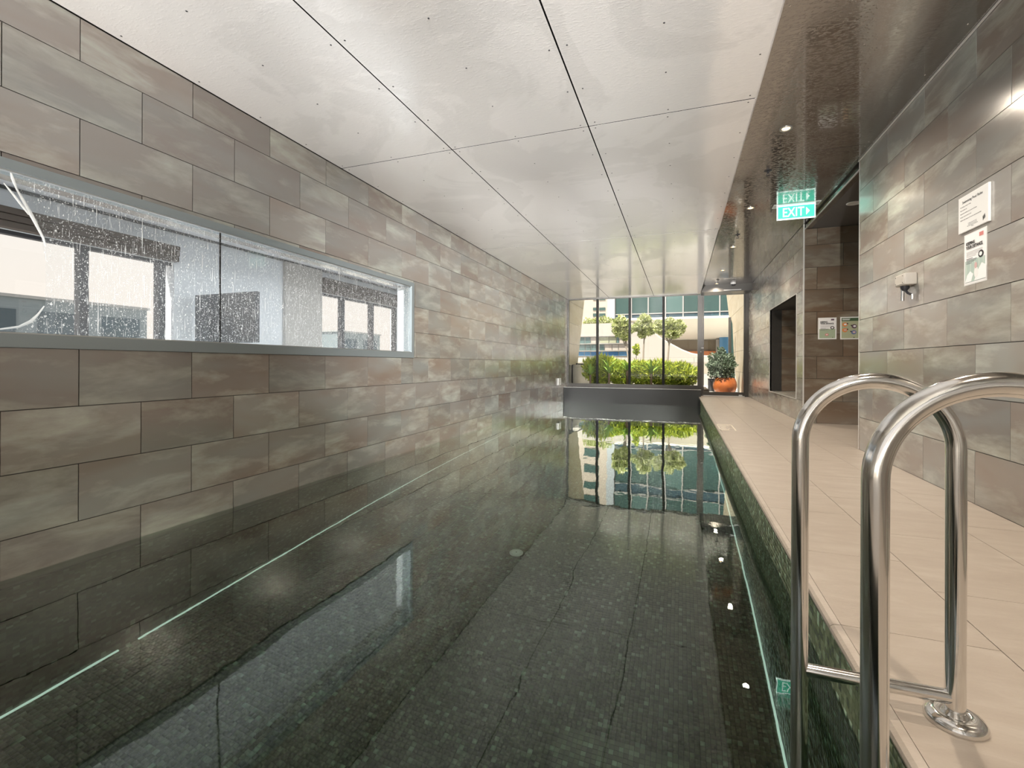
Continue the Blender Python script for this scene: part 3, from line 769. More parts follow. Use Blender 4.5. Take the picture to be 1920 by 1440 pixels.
G().lathe((1.87, 6.37, 2.655), [(.055, -.004), (.02, -.007), (0, -.008)], 28).build('lens', WHITE, t, True)
for (x, y), lab in zip(((.81, 5.206), (.789, 7.615), (.788, 11.46)), ('fire sprinkler head on the dark ceiling, nearest of three, before the exit sign', 'fire sprinkler head on the dark ceiling beyond the exit sign', 'tiny fire sprinkler head on the ceiling close to the glass door')):
    t = thing('sprinkler', lab, 'sprinkler', (x, y, ZR), 'fire sprinklers')
    G().lathe((x, y, ZR), [(.036, 0), (.036, -.003), (.014, -.009)], 24).build('rosette', DARKP, t, True)
    G().lathe((x, y, ZR), [(.011, -.008), (.011, -.026), (.006, -.028)], 14).build('body', DARKP, t, True)
    g = G()
    for s_ in (-1, 1): g.tube([(x + s_ * .008, y, ZR - .026), (x + s_ * .014, y, ZR - .036), (x + s_ * .003, y, ZR - .05)], .0022, 6)
    g.build('frame_arm', DARKP, t)
    G().lathe((x, y, ZR), [(.019, -.050), (.019, -.053), (0, -.054)], 16).build('deflector', DARKP, t)
t = thing('dome_camera', 'small white dome camera on the ceiling in front of the glass door header', 'camera', (1.158, 12.02, ZR))
G().lathe((1.158, 12.02, ZR), [(.058, 0), (.060, -.018), (.055, -.032), (.046, -.038)], 32).build('housing', WHITE, t, True)
G().lathe((1.158, 12.02, ZR), [(.046, -.036), (.043, -.055), (.030, -.072), (.012, -.081), (0, -.083)], 32).build('dome', DARKP, t, True)

# ---- text helper
def text(s, size, m, name, parent, org, xdir, ydir, align='LEFT', bold=0., sx=1.):
    c = bpy.data.curves.new('t', 'FONT'); c.body = s; c.size = size; c.align_x = align; c.offset = bold; c.resolution_u = 2; c.extrude = .0002
    o = bpy.data.objects.new('t', c); COL.objects.link(o)
    dg = bpy.context.evaluated_depsgraph_get(); me = bpy.data.meshes.new_from_object(o.evaluated_get(dg))
    bpy.data.objects.remove(o); bpy.data.curves.remove(c)
    xd, yd = Vector(xdir), Vector(ydir); zd = xd.cross(yd); off = Vector(org) - origin(parent)
    for q_ in me.vertices: q_.co = off + xd * (q_.co.x * sx) + yd * q_.co.y + zd * (q_.co.z + .0003)
    me.materials.clear(); me.materials.append(m); me.name = name
    o = bpy.data.objects.new(name, me); COL.objects.link(o); o.parent = parent; return o
INK = mat('ink', (.02, .02, .02), .6); INKG = mat('ink_grey', (.22, .22, .22), .6); PAPER = mat('paper', (.86, .85, .84), .6)

# ---- exit sign hanging from the ceiling
ex = thing('exit_sign', 'green illuminated hanging EXIT sign with an arrow, mirrored in the dark ceiling', 'sign', (1.297, 6.42, ZR))
G().box(1.052, 1.545, 6.350, 6.356, ZR - .004, ZR).box(1.052, 1.545, 6.484, 6.490, ZR - .004, ZR).box(1.052, 1.060, 6.356, 6.484, ZR - .004, ZR).box(1.537, 1.545, 6.356, 6.484, ZR - .004, ZR).build('plate_rim', WHITE, ex)
G().box(1.060, 1.537, 6.356, 6.484, ZR - .003, ZR).build('ceiling_plate', ALU_LIGHT, ex)
EG = mat('exit_green', (.03, .45, .32), .3, emit=(.10, .78, .50), estr=.62); EWH = mat('exit_white', (.9, .95, .92), .4, emit=(.80, 1., .93), estr=1.15)
ez0, ez1 = 2.549, 2.708
G().box(1.100, 1.495, 6.414, 6.426, ez0, ez1).build('panel', EG, ex)
g = G(); bw = .010
for a in ((1.096, 1.499, ez0 - .004, ez0 + .004 + bw * .4), (1.096, 1.499, ez1 - .004, ez1 + .004), (1.096, 1.096 + bw, ez0, ez1), (1.499 - bw, 1.499, ez0, ez1)):
    g.box(a[0], a[1], 6.411, 6.429, a[2], a[3])
g.build('light_edge', EWH, ex)
text('EXIT', .152, EWH, 'lettering', ex, (1.152, 6.4125, ez0 + .030), (1, 0, 0), (0, 0, 1), bold=.001, sx=.74)
G().prism([(1.404, 6.413, ez0 + .035), (1.440, 6.413, ez0 + .080), (1.404, 6.413, ez0 + .125)], (0, -.001, 0)).build('arrow', EWH, ex)

# ---- right wall: rules sign, notice, wall box
XD, YD_ = (0, -1, 0), (0, 0, 1)
sg = thing('rules_sign', 'thick white Swimming Pool Rules board on the right tiled wall', 'sign', (XR, 3.397, 1.68))
G().bbox(XR - .013, XR - .0005, 3.251, 3.542, 1.573, 1.786, .002).build('board', WHITE, sg)
fx = XR - .0135
text('Swimming Pool Rules', .0225, INK, 'heading', sg, (fx, 3.500, 1.742), XD, YD_, sx=1.02)
lines = ['No running, pushing or diving', 'Shower before use', 'Appropriate bathing must be worn at all times', 'No glass, food or drink in pool', 'Children under the age of 15 must be supervised by adult']
for i, s_ in enumerate(lines): text(s_, .0088, INKG, 'print_line', sg, (fx, 3.520, 1.722 - i * .0195), XD, YD_)
for i, s_ in enumerate(['No lifeguard on duty, swim at own risk', 'In case of emergency contact reception', 'Please report any hazard to the building manager', 'Thank you']): text(s_, .0052, INKG, 'print_line', sg, (fx, 3.397, 1.612 - i * .0075), XD, YD_, align='CENTER')
g = G()
for dy, dz, sl in ((0, .006, .004), (.012, 0, -.004)):
    yb_ = 3.282 + dy
    g.prism([(fx - .0006, yb_ + .004, 1.590 + dz), (fx - .0006, yb_ + .006, 1.612 + dz), (fx - .0006, yb_ - .001 + sl * .3, 1.620 + dz), (fx - .0006, yb_ - .004, 1.600 + dz)], (.0004, 0, 0))
g.build('emblem', INK, sg)
def notice(name, lab, face, c, wd, ht, draw):
    """paper notice in a clear sleeve; face 'x': on the right wall, 'y': on the alcove's rear wall. local a: 0..wd to the viewer's right, b: 0..ht up"""
    if face == 'x':
        P = lambda a, b, d: Vector((XR - .001 - d, c[0] + wd / 2 - a, c[1] - ht / 2 + b)); xd = Vector((0, -1, 0))
    else:
        P = lambda a, b, d: Vector((c[0] - wd / 2 + a, 7.357 - .001 - d, c[1] - ht / 2 + b)); xd = Vector((1, 0, 0))
    t = thing(name, lab, 'notice', P(wd / 2, ht / 2, 0))
    nrm = P(0, 0, 1) - P(0, 0, 0)
    def rect(nm, a0, a1, b0, b1, d, m, poly=None):
        pts = [P(a, b, d) for a, b in (poly or ((a0, b0), (a1, b0), (a1, b1), (a0, b1)))]
        return G().prism(pts, nrm * .0006).build(nm, m, t)
    def tx(s, a, b, size, m=INK, nm='lettering', bold=0., sx=1.): return text(s, size, m, nm, t, P(a, b, .0040), xd, (0, 0, 1), bold=bold, sx=sx)
    rect('sleeve', -.007, wd + .007, -.007, ht + .007, 0, mat('clear_sleeve', (.80, .80, .77), .12)); rect('sheet', 0, wd, 0, ht, .001, PAPER)
    draw(rect, tx, wd, ht); return t
SAGE = mat('sage_print', (.36, .43, .30), .6); SAGEP = mat('pale_sage_print', (.55, .62, .55), .6); MINT = mat('mint_print', (.42, .52, .47), .6); DKGREEN = mat('dark_green_print', (.06, .11, .05), .6); REDP = mat('red_print', (.62, .22, .20), .6); ORP = mat('orange_print', (.72, .26, .08), .6); BLP = mat('blue_print', (.14, .18, .34), .6); PLUM = mat('plum_print', (.12, .07, .10), .6); MAUVE = mat('mauve_print', (.62, .42, .40), .6)
def ell(ca, cb, ra, rb, n_=16): return [(ca + ra * math.cos(2 * math.pi * i / n_), cb + rb * math.sin(2 * math.pi * i / n_)) for i in range(n_)]
def keep_dist(rect, tx, wd, ht, green, person):
    s_ = wd / .21
    tx('KEEPING', .020 * s_, ht - .062 * s_, .026 * s_, bold=.0008, sx=.86); tx('YOUR DISTANCE.', .020 * s_, ht - .086 * s_, .026 * s_, bold=.0008, sx=.80)
    rect('logo', .15 * s_, .188 * s_, ht - .034 * s_, ht - .012 * s_, .003, REDP if person else PLUM)
    for i in range(4): rect('print_line', .022 * s_, (.180, .176, .182, .120)[i] * s_, ht - (.105 + .009 * i) * s_, ht - (.1025 + .009 * i) * s_, .003, mat('faint_print', (.62, .61, .60), .6))
    for i in range(4): rect('print_line', .022 * s_, (.085, .125, .115, .075)[i] * s_, ht - (.146 + .009 * i) * s_, ht - (.1425 + .009 * i) * s_, .003, INKG)
    rect('picture', .008 * s_, wd - .008 * s_, .008 * s_, ht * .47, .002, green)
    rect('badge', 0, 0, 0, 0, .0032, INK, poly=ell(.166 * s_, ht * .53, .025 * s_, .021 * s_)); rect('badge_core', 0, 0, 0, 0, .0042, PAPER, poly=ell(.166 * s_, ht * .53, .014 * s_, .012 * s_))
    if person:
        rect('picture_shape', 0, 0, 0, 0, .003, PAPER, poly=[(.01, .01), (.07, .01), (.09, .05), (.06, .07), (.03, .05)])
        rect('picture_shape', 0, 0, 0, 0, .003, PAPER, poly=[(.10, .01), (.21, .01), (.21, .08), (.17, .10), (.13, .06)])
        rect('picture_shape', 0, 0, 0, 0, .0036, MAUVE, poly=ell(.115, .095, .013, .018)); rect('picture_shape', 0, 0, 0, 0, .0032, WHITE, poly=ell(.118, .055, .02, .03))
        for i in range(5): rect('picture_shape', .02 + .04 * i, .026 + .04 * i, .04, ht * .46, .0026, SAGEP)
    else:
        rect('picture_shape', 0, 0, 0, 0, .003, REDP, poly=ell(.10 * s_, .058 * s_, .022 * s_, .018 * s_)); rect('picture_shape', 0, 0, 0, 0, .0038, PAPER, poly=ell(.10 * s_, .058 * s_, .010 * s_, .006 * s_))
        rect('picture_shape', .165 * s_, .176 * s_, .016 * s_, .024 * s_, .003, DKGREEN)
notice('distance_notice', 'KEEPING YOUR DISTANCE notice taped under the pool rules board', 'x', (3.395, 1.407), .205, .285, lambda r, t, a, b: keep_dist(r, t, a, b, MINT, True))
notice('distance_notice', 'KEEPING YOUR DISTANCE notice on the dark alcove wall', 'y', (1.861, 1.285), .200, .278, lambda r, t, a, b: keep_dist(r, t, a, b, SAGE, False))
def hygiene(rect, tx, wd, ht):
    rect('picture', .006, wd - .006, .006, ht - .006, .0015, mat('olive_print', (.40, .42, .27), .6))
    rect('banner', .008, wd - .008, ht - .048, ht - .008, .0024, DKGREEN)
    for i in range(2): rect('print_line', .016, (.105, .098)[i], ht - .024 - .012 * i, ht - .018 - .012 * i, .0032, PAPER)
    for (a, b), m1, m2 in (((.045, .19), ORP, PAPER), ((.045, .115), ORP, MAUVE), ((.150, .165), PLUM, PAPER), ((.145, .085), BLP, MAUVE)):
        rect('picture_shape', 0, 0, 0, 0, .0026, m1, poly=ell(a, b, .030, .028)); rect('picture_shape', 0, 0, 0, 0, .0034, m2, poly=ell(a + .004, b + .002, .016, .012))
        rect('picture_shape', 0, 0, 0, 0, .0034, INK, poly=ell(a + (.03 if a < .1 else -.032), b + .012, .008, .008))
    rect('print_line', .14, .155, .014, .022, .003, INK)
notice('hygiene_notice', 'olive green picture notice at the edge of the dark alcove wall', 'y', (2.119, 1.285), .205, .285, hygiene)
bx = thing('wall_box', 'small grey electrical box with two short pipes on the right tiled wall', 'box', (XR, 4.165, 1.40))
G().bbox(XR - .075, XR - .0005, 4.085, 4.245, 1.368, 1.452, .008).build('casing', GREYP, bx, True)
G().bbox(XR - .079, XR - .074, 4.095, 4.235, 1.376, 1.444, .002).build('lid', GREYP, bx)
g = G()
for yy_ in (4.108, 4.222):
    for z_ in (1.386, 1.434): g.lathe((XR - .079, yy_, z_), [(.004, 0), (.003, -.002), (0, -.0022)], 8, 'x')
tag(g.build('screw', DARKP, bx), kind='stuff')
G().lathe((XR - .04, 4.175, 1.368), [(.028, 0), (.026, -.018), (.014, -.034), (0, -.036)], 20).build('gland', DARKP, bx, True)
G().tube([(XR - .045, 4.195, 1.345), (XR - .045, 4.20, 1.30), (XR - .045, 4.20, 1.262)], .012, 12).build('pipe', STEEL, bx, True)
G().tube([(XR - .040, 4.165, 1.335), (XR - .034, 4.145, 1.312), (XR - .024, 4.115, 1.298)], .008, 10).build('pipe', DARKP, bx, True)
G().tube([(XR - .020, 4.112, 1.300), (XR - .020, 4.112, 1.264)], .010, 10).build('pipe', STEEL, bx, True)
ob = thing('outlet_box', 'small white cover plate low on the left tiled wall near the far window', 'cover plate', (XL, 11.84, .335))
G().bbox(XL + .001, XL + .030, 11.70, 11.98, .245, .425, .006).build('plate', WHITE, ob)
G().lathe((XL + .030, 11.84, .31), [(.018, 0), (.016, .004), (0, .005)], 14, 'x').build('knob', GREYP, ob)

# ------------------------------------------------------------------ outside: terrace and planting
tag(boxo('ground_terrace', -12, 8, YE + .06, 19.4, -.15, -.01, PAVE), kind='structure')
def slant_wall(name, X, sgn, y0, e_lo, e_hi, zlo, zhi, th):
    """outer tiled wall whose free end leans; e(z) = free end"""
    ee = lambda z: e_lo[0] + (e_hi[0] - e_lo[0]) * (z - e_lo[1]) / (e_hi[1] - e_lo[1])
    o = G().prism([(X + sgn * .008, y0, zlo), (X + sgn * .008, ee(zlo), zlo), (X + sgn * .008, ee(zhi), zhi), (X + sgn * .008, y0, zhi)], (sgn * th, 0, 0)).build(name, GROUT)
    tag(o, kind='structure')
    j = 0; z = zlo
    while z < zhi - .01:
        z1 = min(z + .606, zhi); y = y0 + (.6 if j % 2 else 0.01)
        prev = y0
        ends = []
        while y < min(ee(z), ee(z1)) - .25: 
            if y - prev > .05: ends.append((prev, y)); prev = y
            y += 1.2
        for a, b in ends: piece('tile', min(X, X + sgn * .008), max(X, X + sgn * .008), a + .004, b - .004, z + .004, z1 - .004, OUTTILE, o)
        G().prism([(X, prev + .004, z + .004), (X, ee(z) - .004, z + .004), (X, ee(z1) - .004, z1 - .004), (X, prev + .004, z1 - .004)], (sgn * .008, 0, 0)).build('tile', OUTTILE, o)
        z = z1; j += 1
    return o
def outtile():
    m = mat('outer_tile', rough=.4); k = N(m)
    k.l(k.ramp(k.noise(k.vmul(k.pos(), (1, .8, 2.)), 2.5, 5, .6, .5), [(.35, (.48, .39, .26)), (.7, (.58, .50, .38))]), k.b.inputs['Base Color']); return m
OUTTILE = outtile()
slant_wall('wall_outside_left', XL - .02, -1, YE + .06, (14.30, .80), (15.05, 2.35), .78, 4.6, .3)
slant_wall('wall_outside_right', XR + .02, 1, YE + .07, (15.30, 0), (17.9, 2.40), -.02, 4.6, .3)
tag(boxo('wall_outside_low', XL - .50, XL - .28, YE + .06, 19.4, -.1, .775, RENDER_C), kind='structure')
hr = at(1073, 700, 14.0)
t = thing('handrail', 'thin black handrail against the rendered wall outside the left pane', 'handrail', (hr.x, 14.0, -.01))
G().tube([(hr.x, 14, -.01), (hr.x, 14, .74), (hr.x + .02, 14, .79), (hr.x + .12, 14.05, .80), (hr.x + .16, 15.4, .80)], .022, 10).build('rail_tube', BLACK, t, True)
gf = thing('glass_screen', 'tall narrow teal glass screen at the end of the outer right wall', 'screen', (1.45, 15.7, 0))
a_ = at(1366, 600, 15.7)
G().prism([(a_.x + .07, 15.7, -.01), (a_.x + .20, 15.7, -.01), (a_.x + .11, 15.7, 2.05), (a_.x + .07, 15.7, 2.2)], (0, .03, 0)).build('pane', TEAL, gf)
boxo('post', a_.x, a_.x + .07, 15.68, 15.76, -.01, 2.25, BRONZE, gf)

def leaves(n_, c, rad, ln, wd, rng, shell=.55, flat=.0, dome=False):
    """joined leaf blades filling an ellipsoid"""
    d = rng.normal(size=(n_, 3)); d /= np.linalg.norm(d, axis=1)[:, None]
    if dome: d[:, 2] = np.abs(d[:, 2]) * 1.15 - .25
    rr_ = rng.uniform(shell, 1, n_) ** .6
    lump = 1 + .16 * np.sin(5 * d[:, 0] + 1.3) * np.cos(4 * d[:, 1] + c[0] * 3) + .10 * np.sin(9 * d[:, 2] + c[0])
    p = np.array(c) + d * np.array(rad) * (rr_ * lump)[:, None]
    ax = d * .7 + rng.normal(size=(n_, 3)) * .6 + np.array([0, 0, .25 - flat]); ax /= np.linalg.norm(ax, axis=1)[:, None]
    sd = np.cross(ax, rng.normal(size=(n_, 3))); sd /= np.linalg.norm(sd, axis=1)[:, None]
    nm = np.cross(ax, sd)
    L = ln * rng.uniform(.6, 1.25, n_)[:, None]; W_ = wd * rng.uniform(.7, 1.2, n_)[:, None]
    v = np.stack([p - ax * L / 2, p + sd * W_ / 2 + nm * W_ * .12, p + ax * L / 2, p - sd * W_ / 2 + nm * W_ * .12], 1)
    f = np.array([(0, 1, 2), (0, 2, 3)])[None] + (np.arange(n_) * 4)[:, None, None]
    return v.reshape(-1, 3), f.reshape(-1, 3)
def foliage(name, specs, m, parent):
    vs = []; fs = []; k = 0
    for v, f in specs: vs.append(v); fs.append(f + k); k += len(v)
    return tag(obj(name, np.concatenate(vs).tolist(), np.concatenate(fs).tolist(), m, parent), kind='stuff')

planter = tag(boxo('planter_bed', -3.0, .75, 13.9, 15.9, -.06, .10, SOIL), 'low dark planting bed outside the far window', 'planter')
def shrub(u, vtop, Y, wpx, lab, n_=1500):
    p = at(u, vtop, Y); hw = wpx * .62 * Y / 930
    t = thing('shrub', lab, 'shrub', (p.x, Y, .10), 'clipped shrubs outside the far window')
    h = p.z - .10
    foliage('foliage', [leaves(n_, (p.x, Y, .10 + h * .5), (hw, .55, h * .5), .20, .036, NR, .45, -.3), leaves(n_ // 2, (p.x, Y, .10 + h * .72), (hw * 1.05, .5, h * .30), .24, .036, NR, .5, -.6)], LEAF_HEDGE, t)
    g = G()
    for i in range(6):
        a = i * 1.05; g.tube([(p.x + .08 * math.cos(a), Y + .08 * math.sin(a), .09), (p.x + hw * .3 * math.cos(a), Y + .2 * math.sin(a), .10 + h * .3), (p.x + hw * .6 * math.cos(a), Y + .3 * math.sin(a), .10 + h * .6)], [.016, .012, .006], 6)
    g.build('stems', BARK_DK, t)
shrub(1127, 668, 14.9, 56, 'tall yellow-green shrub at the left end of the planting bed, behind the first mullion', 2200)
shrub(1163, 679, 14.8, 44, 'lower yellow-green shrub behind the rosette plant between the first two mullions')
shrub(1199, 678, 14.9, 44, 'yellow-green shrub just right of the middle mullion')
shrub(1236, 677, 14.8, 46, 'rounded yellow-green shrub behind the third mullion')
shrub(1276, 683, 14.7, 52, 'yellow-green shrub at the right end of the planting bed', 1900)
def blade(L, W_):
    v = []; f = []; n_ = 6
    for i in range(n_ + 1):
        s_ = i / n_; r_ = L * s_; x = r_ * (.52 + .28 * s_); z = r_ * (.92 - .42 * s_ * s_); w_ = W_ * (1 - s_) ** .6 * (.65 + .9 * s_ * (1 - s_))
        v += [(x, -w_, z + w_ * .3), (x, 0, z), (x, w_, z + w_ * .3)]
    for i in range(n_):
        for k in (0, 1): f.append((i * 3 + k, i * 3 + k + 1, i * 3 + k + 4, i * 3 + k + 3))
    me = bpy.data.meshes.new('leaf'); me.from_pydata(v, [], f); me.materials.append(LEAF_AGAVE); return me
BL = [blade(.62, .045), blade(.5, .05), blade(.4, .045)]
def rosette(u, v, Y, lab, sc_=1.):
    p = at(u, v, Y); t = thing('rosette_plant', lab, 'plant', (p.x, Y, .10), 'rosette plants outside the far window')
    G().tube([(p.x, Y, .09), (p.x, Y, p.z)], .03, 8).build('stem', BARK_DK, t)
    for i in range(18):
        o = bpy.data.objects.new('leaf', BL[i % 3]); COL.objects.link(o); o.parent = t; o.location = (0, 0, p.z - .10)
        o.rotation_euler = (0, R.uniform(-.35, .45), i * 2.4 + R.uniform(-.2, .2)); o.scale = (sc_,) * 3
rosette(1142, 700, 14.1, 'spiky green rosette plant between the first and middle mullions')
rosette(1176, 695, 14.2, 'spiky green rosette plant half hidden by the middle mullion', .9)
rosette(1221, 701, 14.1, 'spiky green rosette plant between the middle and third mullions')
rosette(1107, 703, 14.2, 'spiky green rosette plant at the left end of the planting bed', .9)

def tree(u0, v0, u1, v1, Y, blobs, lab, n_=1100):
    a = at(u0, v0, Y); b = at(u1, v1, Y)
    t = thing('standard_tree', lab, 'tree', (a.x, Y, 0), 'small trees behind the shrubs')
    tr = G().tube([(a.x, Y, 0), (a.x * .9 + b.x * .1, Y, .5), (a.x * .55 + b.x * .45, Y, (a.z + b.z) / 2), (b.x, Y, b.z)], [.045, .035, .03, .022], 10)
    sp = []
    for (u, v, ru, rv) in blobs:
        c = at(u, v, Y); k = Y / 930
        sp.append(leaves(n_, (c.x, Y, c.z), (ru * k, ru * k * .9, rv * k), .19, .085, NR, .3))
        tr.tube([(b.x, Y, b.z - .1), ((b.x + c.x) / 2, Y + .05, (b.z + c.z) / 2), (c.x, Y, c.z)], [.02, .014, .007], 7)
    tr.build('trunk', BARK, t, True); foliage('foliage', sp, LEAF_TREE, t)
tree(1181, 690, 1174, 648, 17, [(1164, 607, 15, 14), (1158, 619, 8, 10), (1176, 618, 10, 12), (1172, 630, 8, 7)], 'small pale-leaved tree left of the middle mullion with a leaning trunk')
tree(1205, 690, 1208, 632, 17.2, [(1209, 604, 12, 14), (1199, 613, 11, 8), (1218, 617, 9, 11), (1204, 626, 6, 7)], 'small pale-leaved tree between the middle and third mullions')
tree(1251, 690, 1255, 640, 16.8, [(1256, 610, 12, 11), (1272, 614, 12, 12), (1240, 615, 12, 12), (1262, 625, 14, 9), (1234, 608, 6, 6)], 'widest pale-leaved tree, on two stems by the third mullion')
t0 = at(1262, 690, 16.8)
sp_ = thing('sapling', 'thin little sapling right of the middle mullion, between two tree trunks', 'tree', (at(1193, 690, 16.5).x, 16.5, 0))
c_ = at(1193, 655, 16.5)
G().tube([(c_.x, 16.5, 0), (c_.x, 16.5, c_.z)], [.02, .01], 8).build('trunk', BARK, sp_)
foliage('foliage', [leaves(260, tuple(c_), (.11, .11, .19), .13, .06, NR, .2)], LEAF_HEDGE, sp_)

PY = 14.7
pt = at(1359, 731, PY); pr = .32
pot = thing('plant_pot', 'squat round terracotta pot outside the glass door', 'pot', (pt.x, PY, -.01))
hp = at(1359, 708, PY).z
G().lathe((pt.x, PY, 0), [(.20, -.005), (.27, .02), (pr * .97, .12), (pr, .20), (pr * .97, .28), (.27, hp - .02), (.235, hp), (.21, hp - .01), (.22, hp - .06)], 40).build('body', TERRA, pot, True)
G().lathe((pt.x, PY, hp - .07), [(.222, 0), (.1, .01), (0, .012)], 24).build('soil', SOIL, pot)
bc = at(1354, 687, PY)
bu = thing('potted_bush', 'round grey-green bush growing in the terracotta pot', 'bush', (pt.x, PY, hp - .06))
foliage('foliage', [leaves(3600, (bc.x - .03, PY, bc.z + .02), (.40, .40, .38), .085, .045, NR, .25), leaves(300, tuple(at(1352, 661, PY)), (.13, .13, .16), .08, .045, NR, .2)], LEAF_GREY, bu)
g = G()
for i in range(9):
    a = i * .7; g.tube([(pt.x + .05 * math.cos(a), PY + .05 * math.sin(a), hp - .06), (bc.x + .16 * math.cos(a), PY + .16 * math.sin(a), hp + .18), (bc.x + .3 * math.cos(a), PY + .3 * math.sin(a), bc.z)], [.014, .011, .006], 7)
g.build('stems', BARK, bu)
bxo = thing('flower_box', 'dark box standing behind the terracotta pot', 'box', (pt.x - .28, 15.25, -.01))
G().bbox(pt.x - .42, pt.x - .24, 15.15, 15.35, -.01, .36, .01).build('body', DARKP, bxo)
G().bbox(pt.x - .43, pt.x - .23, 15.14, 15.36, .36, .38, .006).build('rim', DARKP, bxo)

# terrace parapet of large stone blocks
YQ = 19.4
zt = at(1290, 670, YQ).z
par = tag(boxo('wall_terrace', -12, 8, YQ, YQ + .3, -.15, zt, GREYW), kind='structure')
x = -12.0; i = 0
rows_ = [(zt - .20, zt - .01, 1.0), (zt - .62, zt - .21, .66), (-.02, zt - .63, 1.0)]
for ri, (a, b, wd) in enumerate(rows_):
    x = -5.5 + .3 * ri
    while x < 3.5:
        piece('block', x + .006, x + wd - .006, YQ - .02, YQ, a, b, RENDER_C if ri == 1 else RENDER_W, par); x += wd

# ------------------------------------------------------------------ outside: buildings
tag(boxo('ground_street', -60, 40, 19.7, 90, -3.2, -3, PAVE), kind='structure')
# banded building with strip windows
YBD = 27.0
zc_ = lambda v, Y=YBD: at(1140, v, Y).z
bb = thing('banded_building', 'white banded building with teal and green strip windows behind the trees', 'building', (-7, YBD, -3))
xa_, xb_ = at(1060, 640, YBD).x - 3, at(1186, 640, YBD).x
G().box(xa_, xb_, YBD, YBD + 5, -3, zc_(606)).build('walls', RENDER_W, bb)
for v in (630.5, 644.5, 658): boxo('ledge', xa_, xb_, YBD - .16, YBD, zc_(v + .7), zc_(v - .7), GREYW, bb)
def strip(v0, v1, segs):
    for u0, u1, m in segs:
        piece('window', at(u0, 640, YBD).x + .02, at(u1, 640, YBD).x - .02, YBD - .05, YBD + .02, zc_(v1) + .02, zc_(v0) - .02, m, bb)
strip(631.5, 644, [(1086, 1097, TEAL2), (1097, 1108, TEAL2), (1108, 1118, CREAMP), (1124, 1142, GREENP), (1142, 1156, GREENP), (1156, 1161, TEAL2), (1161, 1178, CREAMP)])
strip(645.5, 657.5, [(1086, 1098, TEAL2), (1098, 1108, TEAL2), (1108, 1120, TEAL2), (1124, 1134, TEAL), (1134, 1148, CREAMP), (1148, 1160, RENDER_W), (1160, 1182, CREAMP)])
strip(659, 667.5, [(1083, 1096, SKYP), (1096, 1108, SKYP), (1108, 1120, BLUEP), (1122, 1140, BLUEP), (1140, 1160, BLUEP), (1160, 1184, SKYP)])
foliage('roof_planting', [leaves(420, tuple(at(1107, 606, YBD + .6)), (.45, .4, .32), .17, .09, NR, .2), leaves(500, tuple(at(1131, 604, YBD + .6)), (.62, .4, .34), .17, .09, NR, .2)], LEAF_TREE, bb)
# curved white ramp wall
rp_ = thing('ramp_wall', 'sweeping white ramp wall curving down behind the trees', 'wall', (-2, 25.5, -3))
pts = [(1182, 611), (1197, 612), (1212, 617), (1228, 627), (1243, 638), (1260, 647.5), (1278, 657), (1296, 664), (1320, 668.5), (1345, 670)]
top = [at(u, v, 25.5) for u, v in pts]
G().prism([(p.x, 25.5, -3) for p in reversed(top)] + [tuple(p) for p in top], (0, .35, 0)).build('wall_face', RENDER_W, rp_)
G().tube([(p.x, 25.5 + .17, p.z) for p in top], .07, 8).build('coping', RENDER_W, rp_)
# glazed tower on a white soffit
YG = 30.0
gb = thing('glazed_building', 'teal glazed office building above a white soffit, behind the far window', 'building', (0, YG, -3))
gxa = at(1153, 580, YG).x; gxb = 4.2
zb_ = at(1250, 598, YG).z
cols_ = np.linspace(gxa, gxb, 9); levels = [zb_, zb_ + .36]
while levels[-1] < 13: levels += [levels[-1] + 2.35, levels[-1] + 2.95]
body = G().box(gxa, gxb + 8, YG + .12, YG + 9, zb_ + .02, 13.3).build('walls', MULL, gb)
for i in range(8):
    for j in range(len(levels) - 1):
        m = BLUEG if j % 2 == 0 else (TEAL2 if (i * 7 + j * 3) % 4 == 0 else TEAL)
        piece('window_pane', cols_[i] + .035, cols_[i + 1] - .035, YG + .03, YG + .12, levels[j] + .03, levels[j + 1] - .03, m, gb)
for x in cols_: piece('mullion', x - .035, x + .035, YG - .02, YG + .10, zb_, 13.2, MULL, gb)
for z in levels: piece('transom', gxa, gxb, YG - .01, YG + .10, z - .03, z + .03, MULL, gb)
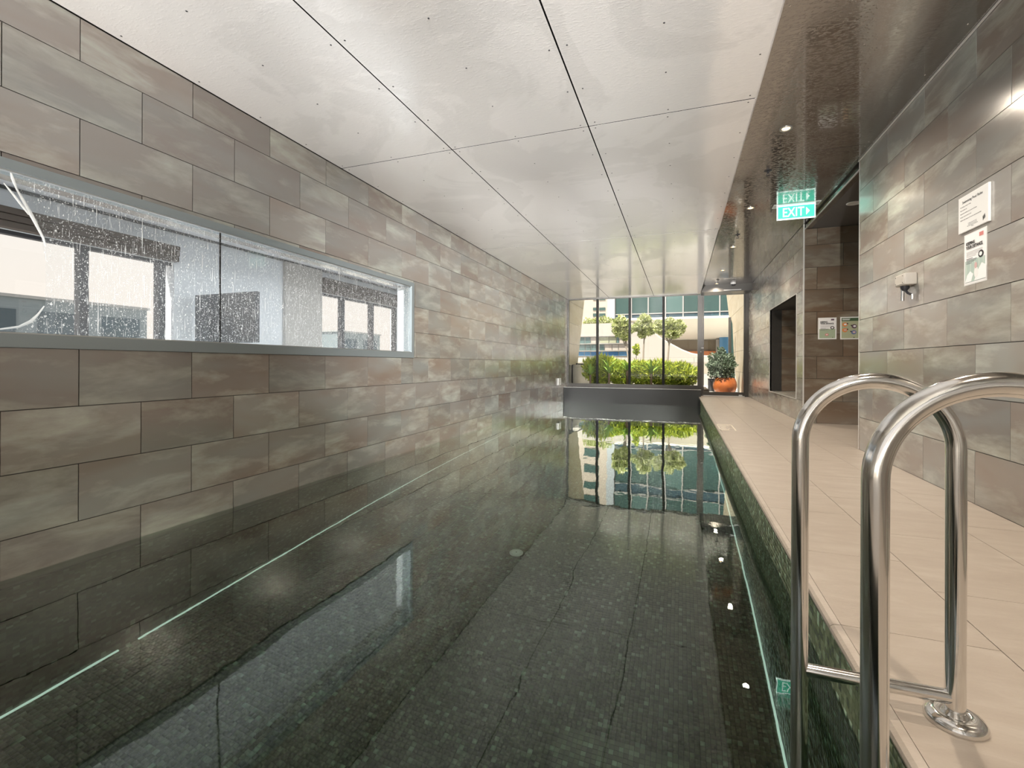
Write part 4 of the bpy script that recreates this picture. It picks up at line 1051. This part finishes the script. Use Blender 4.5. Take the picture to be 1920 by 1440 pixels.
g = G().prism([(gxa - .45, YG - .1, zb_ - .05), (gxa, YG - .1, zb_ - .05), (gxa - .02, YG - .1, 13.3), (gxa - 1.0 + .45, YG - .1, 13.3)], (0, 4, 0)); g.build('corner_fin', mat('pale_blue_panel', (.32, .35, .38), .5), gb)
zs2 = at(1300, 637.5, 38).z
sx0, sx1 = at(1235, 637, 38).x - 1.2, 6.0
obj('soffit', [(gxa - .4, YG - .1, zb_ - .03), (6, YG - .1, zb_ - .03), (8, 38.2, zs2), (sx0, 38.2, zs2), (gxa - .4, YG - .1, zb_ + .1), (6, YG - .1, zb_ + .1), (8, 38.2, zs2 + .3), (sx0, 38.2, zs2 + .3)], [(0, 3, 2, 1), (4, 5, 6, 7), (0, 1, 5, 4), (1, 2, 6, 5), (2, 3, 7, 6), (3, 0, 4, 7)], CONC, gb)
xq0, xq1 = at(1262, 650, 38).x - 2, at(1342, 650, 38).x
boxo('undercroft_wall', xq0, xq1, 38, 38.3, -3, zs2, BROWNW, gb)
boxo('planting_strip', xq0, xq1, 37.7, 38, -3, at(1300, 658.5, 37.7).z, ORANGE, gb)
boxo('pillar', xq1, xq1 + .45, 37.4, 38.2, -3, zs2, RENDER_W, gb)
pb0, pb1 = at(1349, 640, 37).x, at(1366, 640, 37).x + 1
boxo('blue_banner', pb0, pb1, 37, 37.1, -2, at(1357, 629, 37).z, SKYP, gb)
# pale tower far left
tw = thing('apartment_tower', 'pale apartment tower far off at the left of the far window', 'building', (-22, 70, -3))
tx0, tx1 = at(1060, 580, 70).x, at(1144, 580, 70).x
G().box(tx0, tx1, 70, 82, -3, 24).build('walls', mat('tower_render', (.36, .31, .265), .8), tw)
for u0, u1 in ((1112, 1119.5), (1123.5, 1135)):
    for v0, v1 in ((559, 562.5), (577, 582), (588, 593.5), (599, 603)):
        a, b = at(u0, v0, 70), at(u1, v1, 70)
        piece('window', a.x, b.x, 69.9, 70.02, b.z, a.z, TEAL, tw)
for i in range(2):
    for j in range(5):
        piece('window', tx0 + 3 + i * 4.2, tx0 + 5.2 + i * 4.2, 69.9, 70.02, 11.5 + j * 2.4, 12.7 + j * 2.4, TEAL, tw)
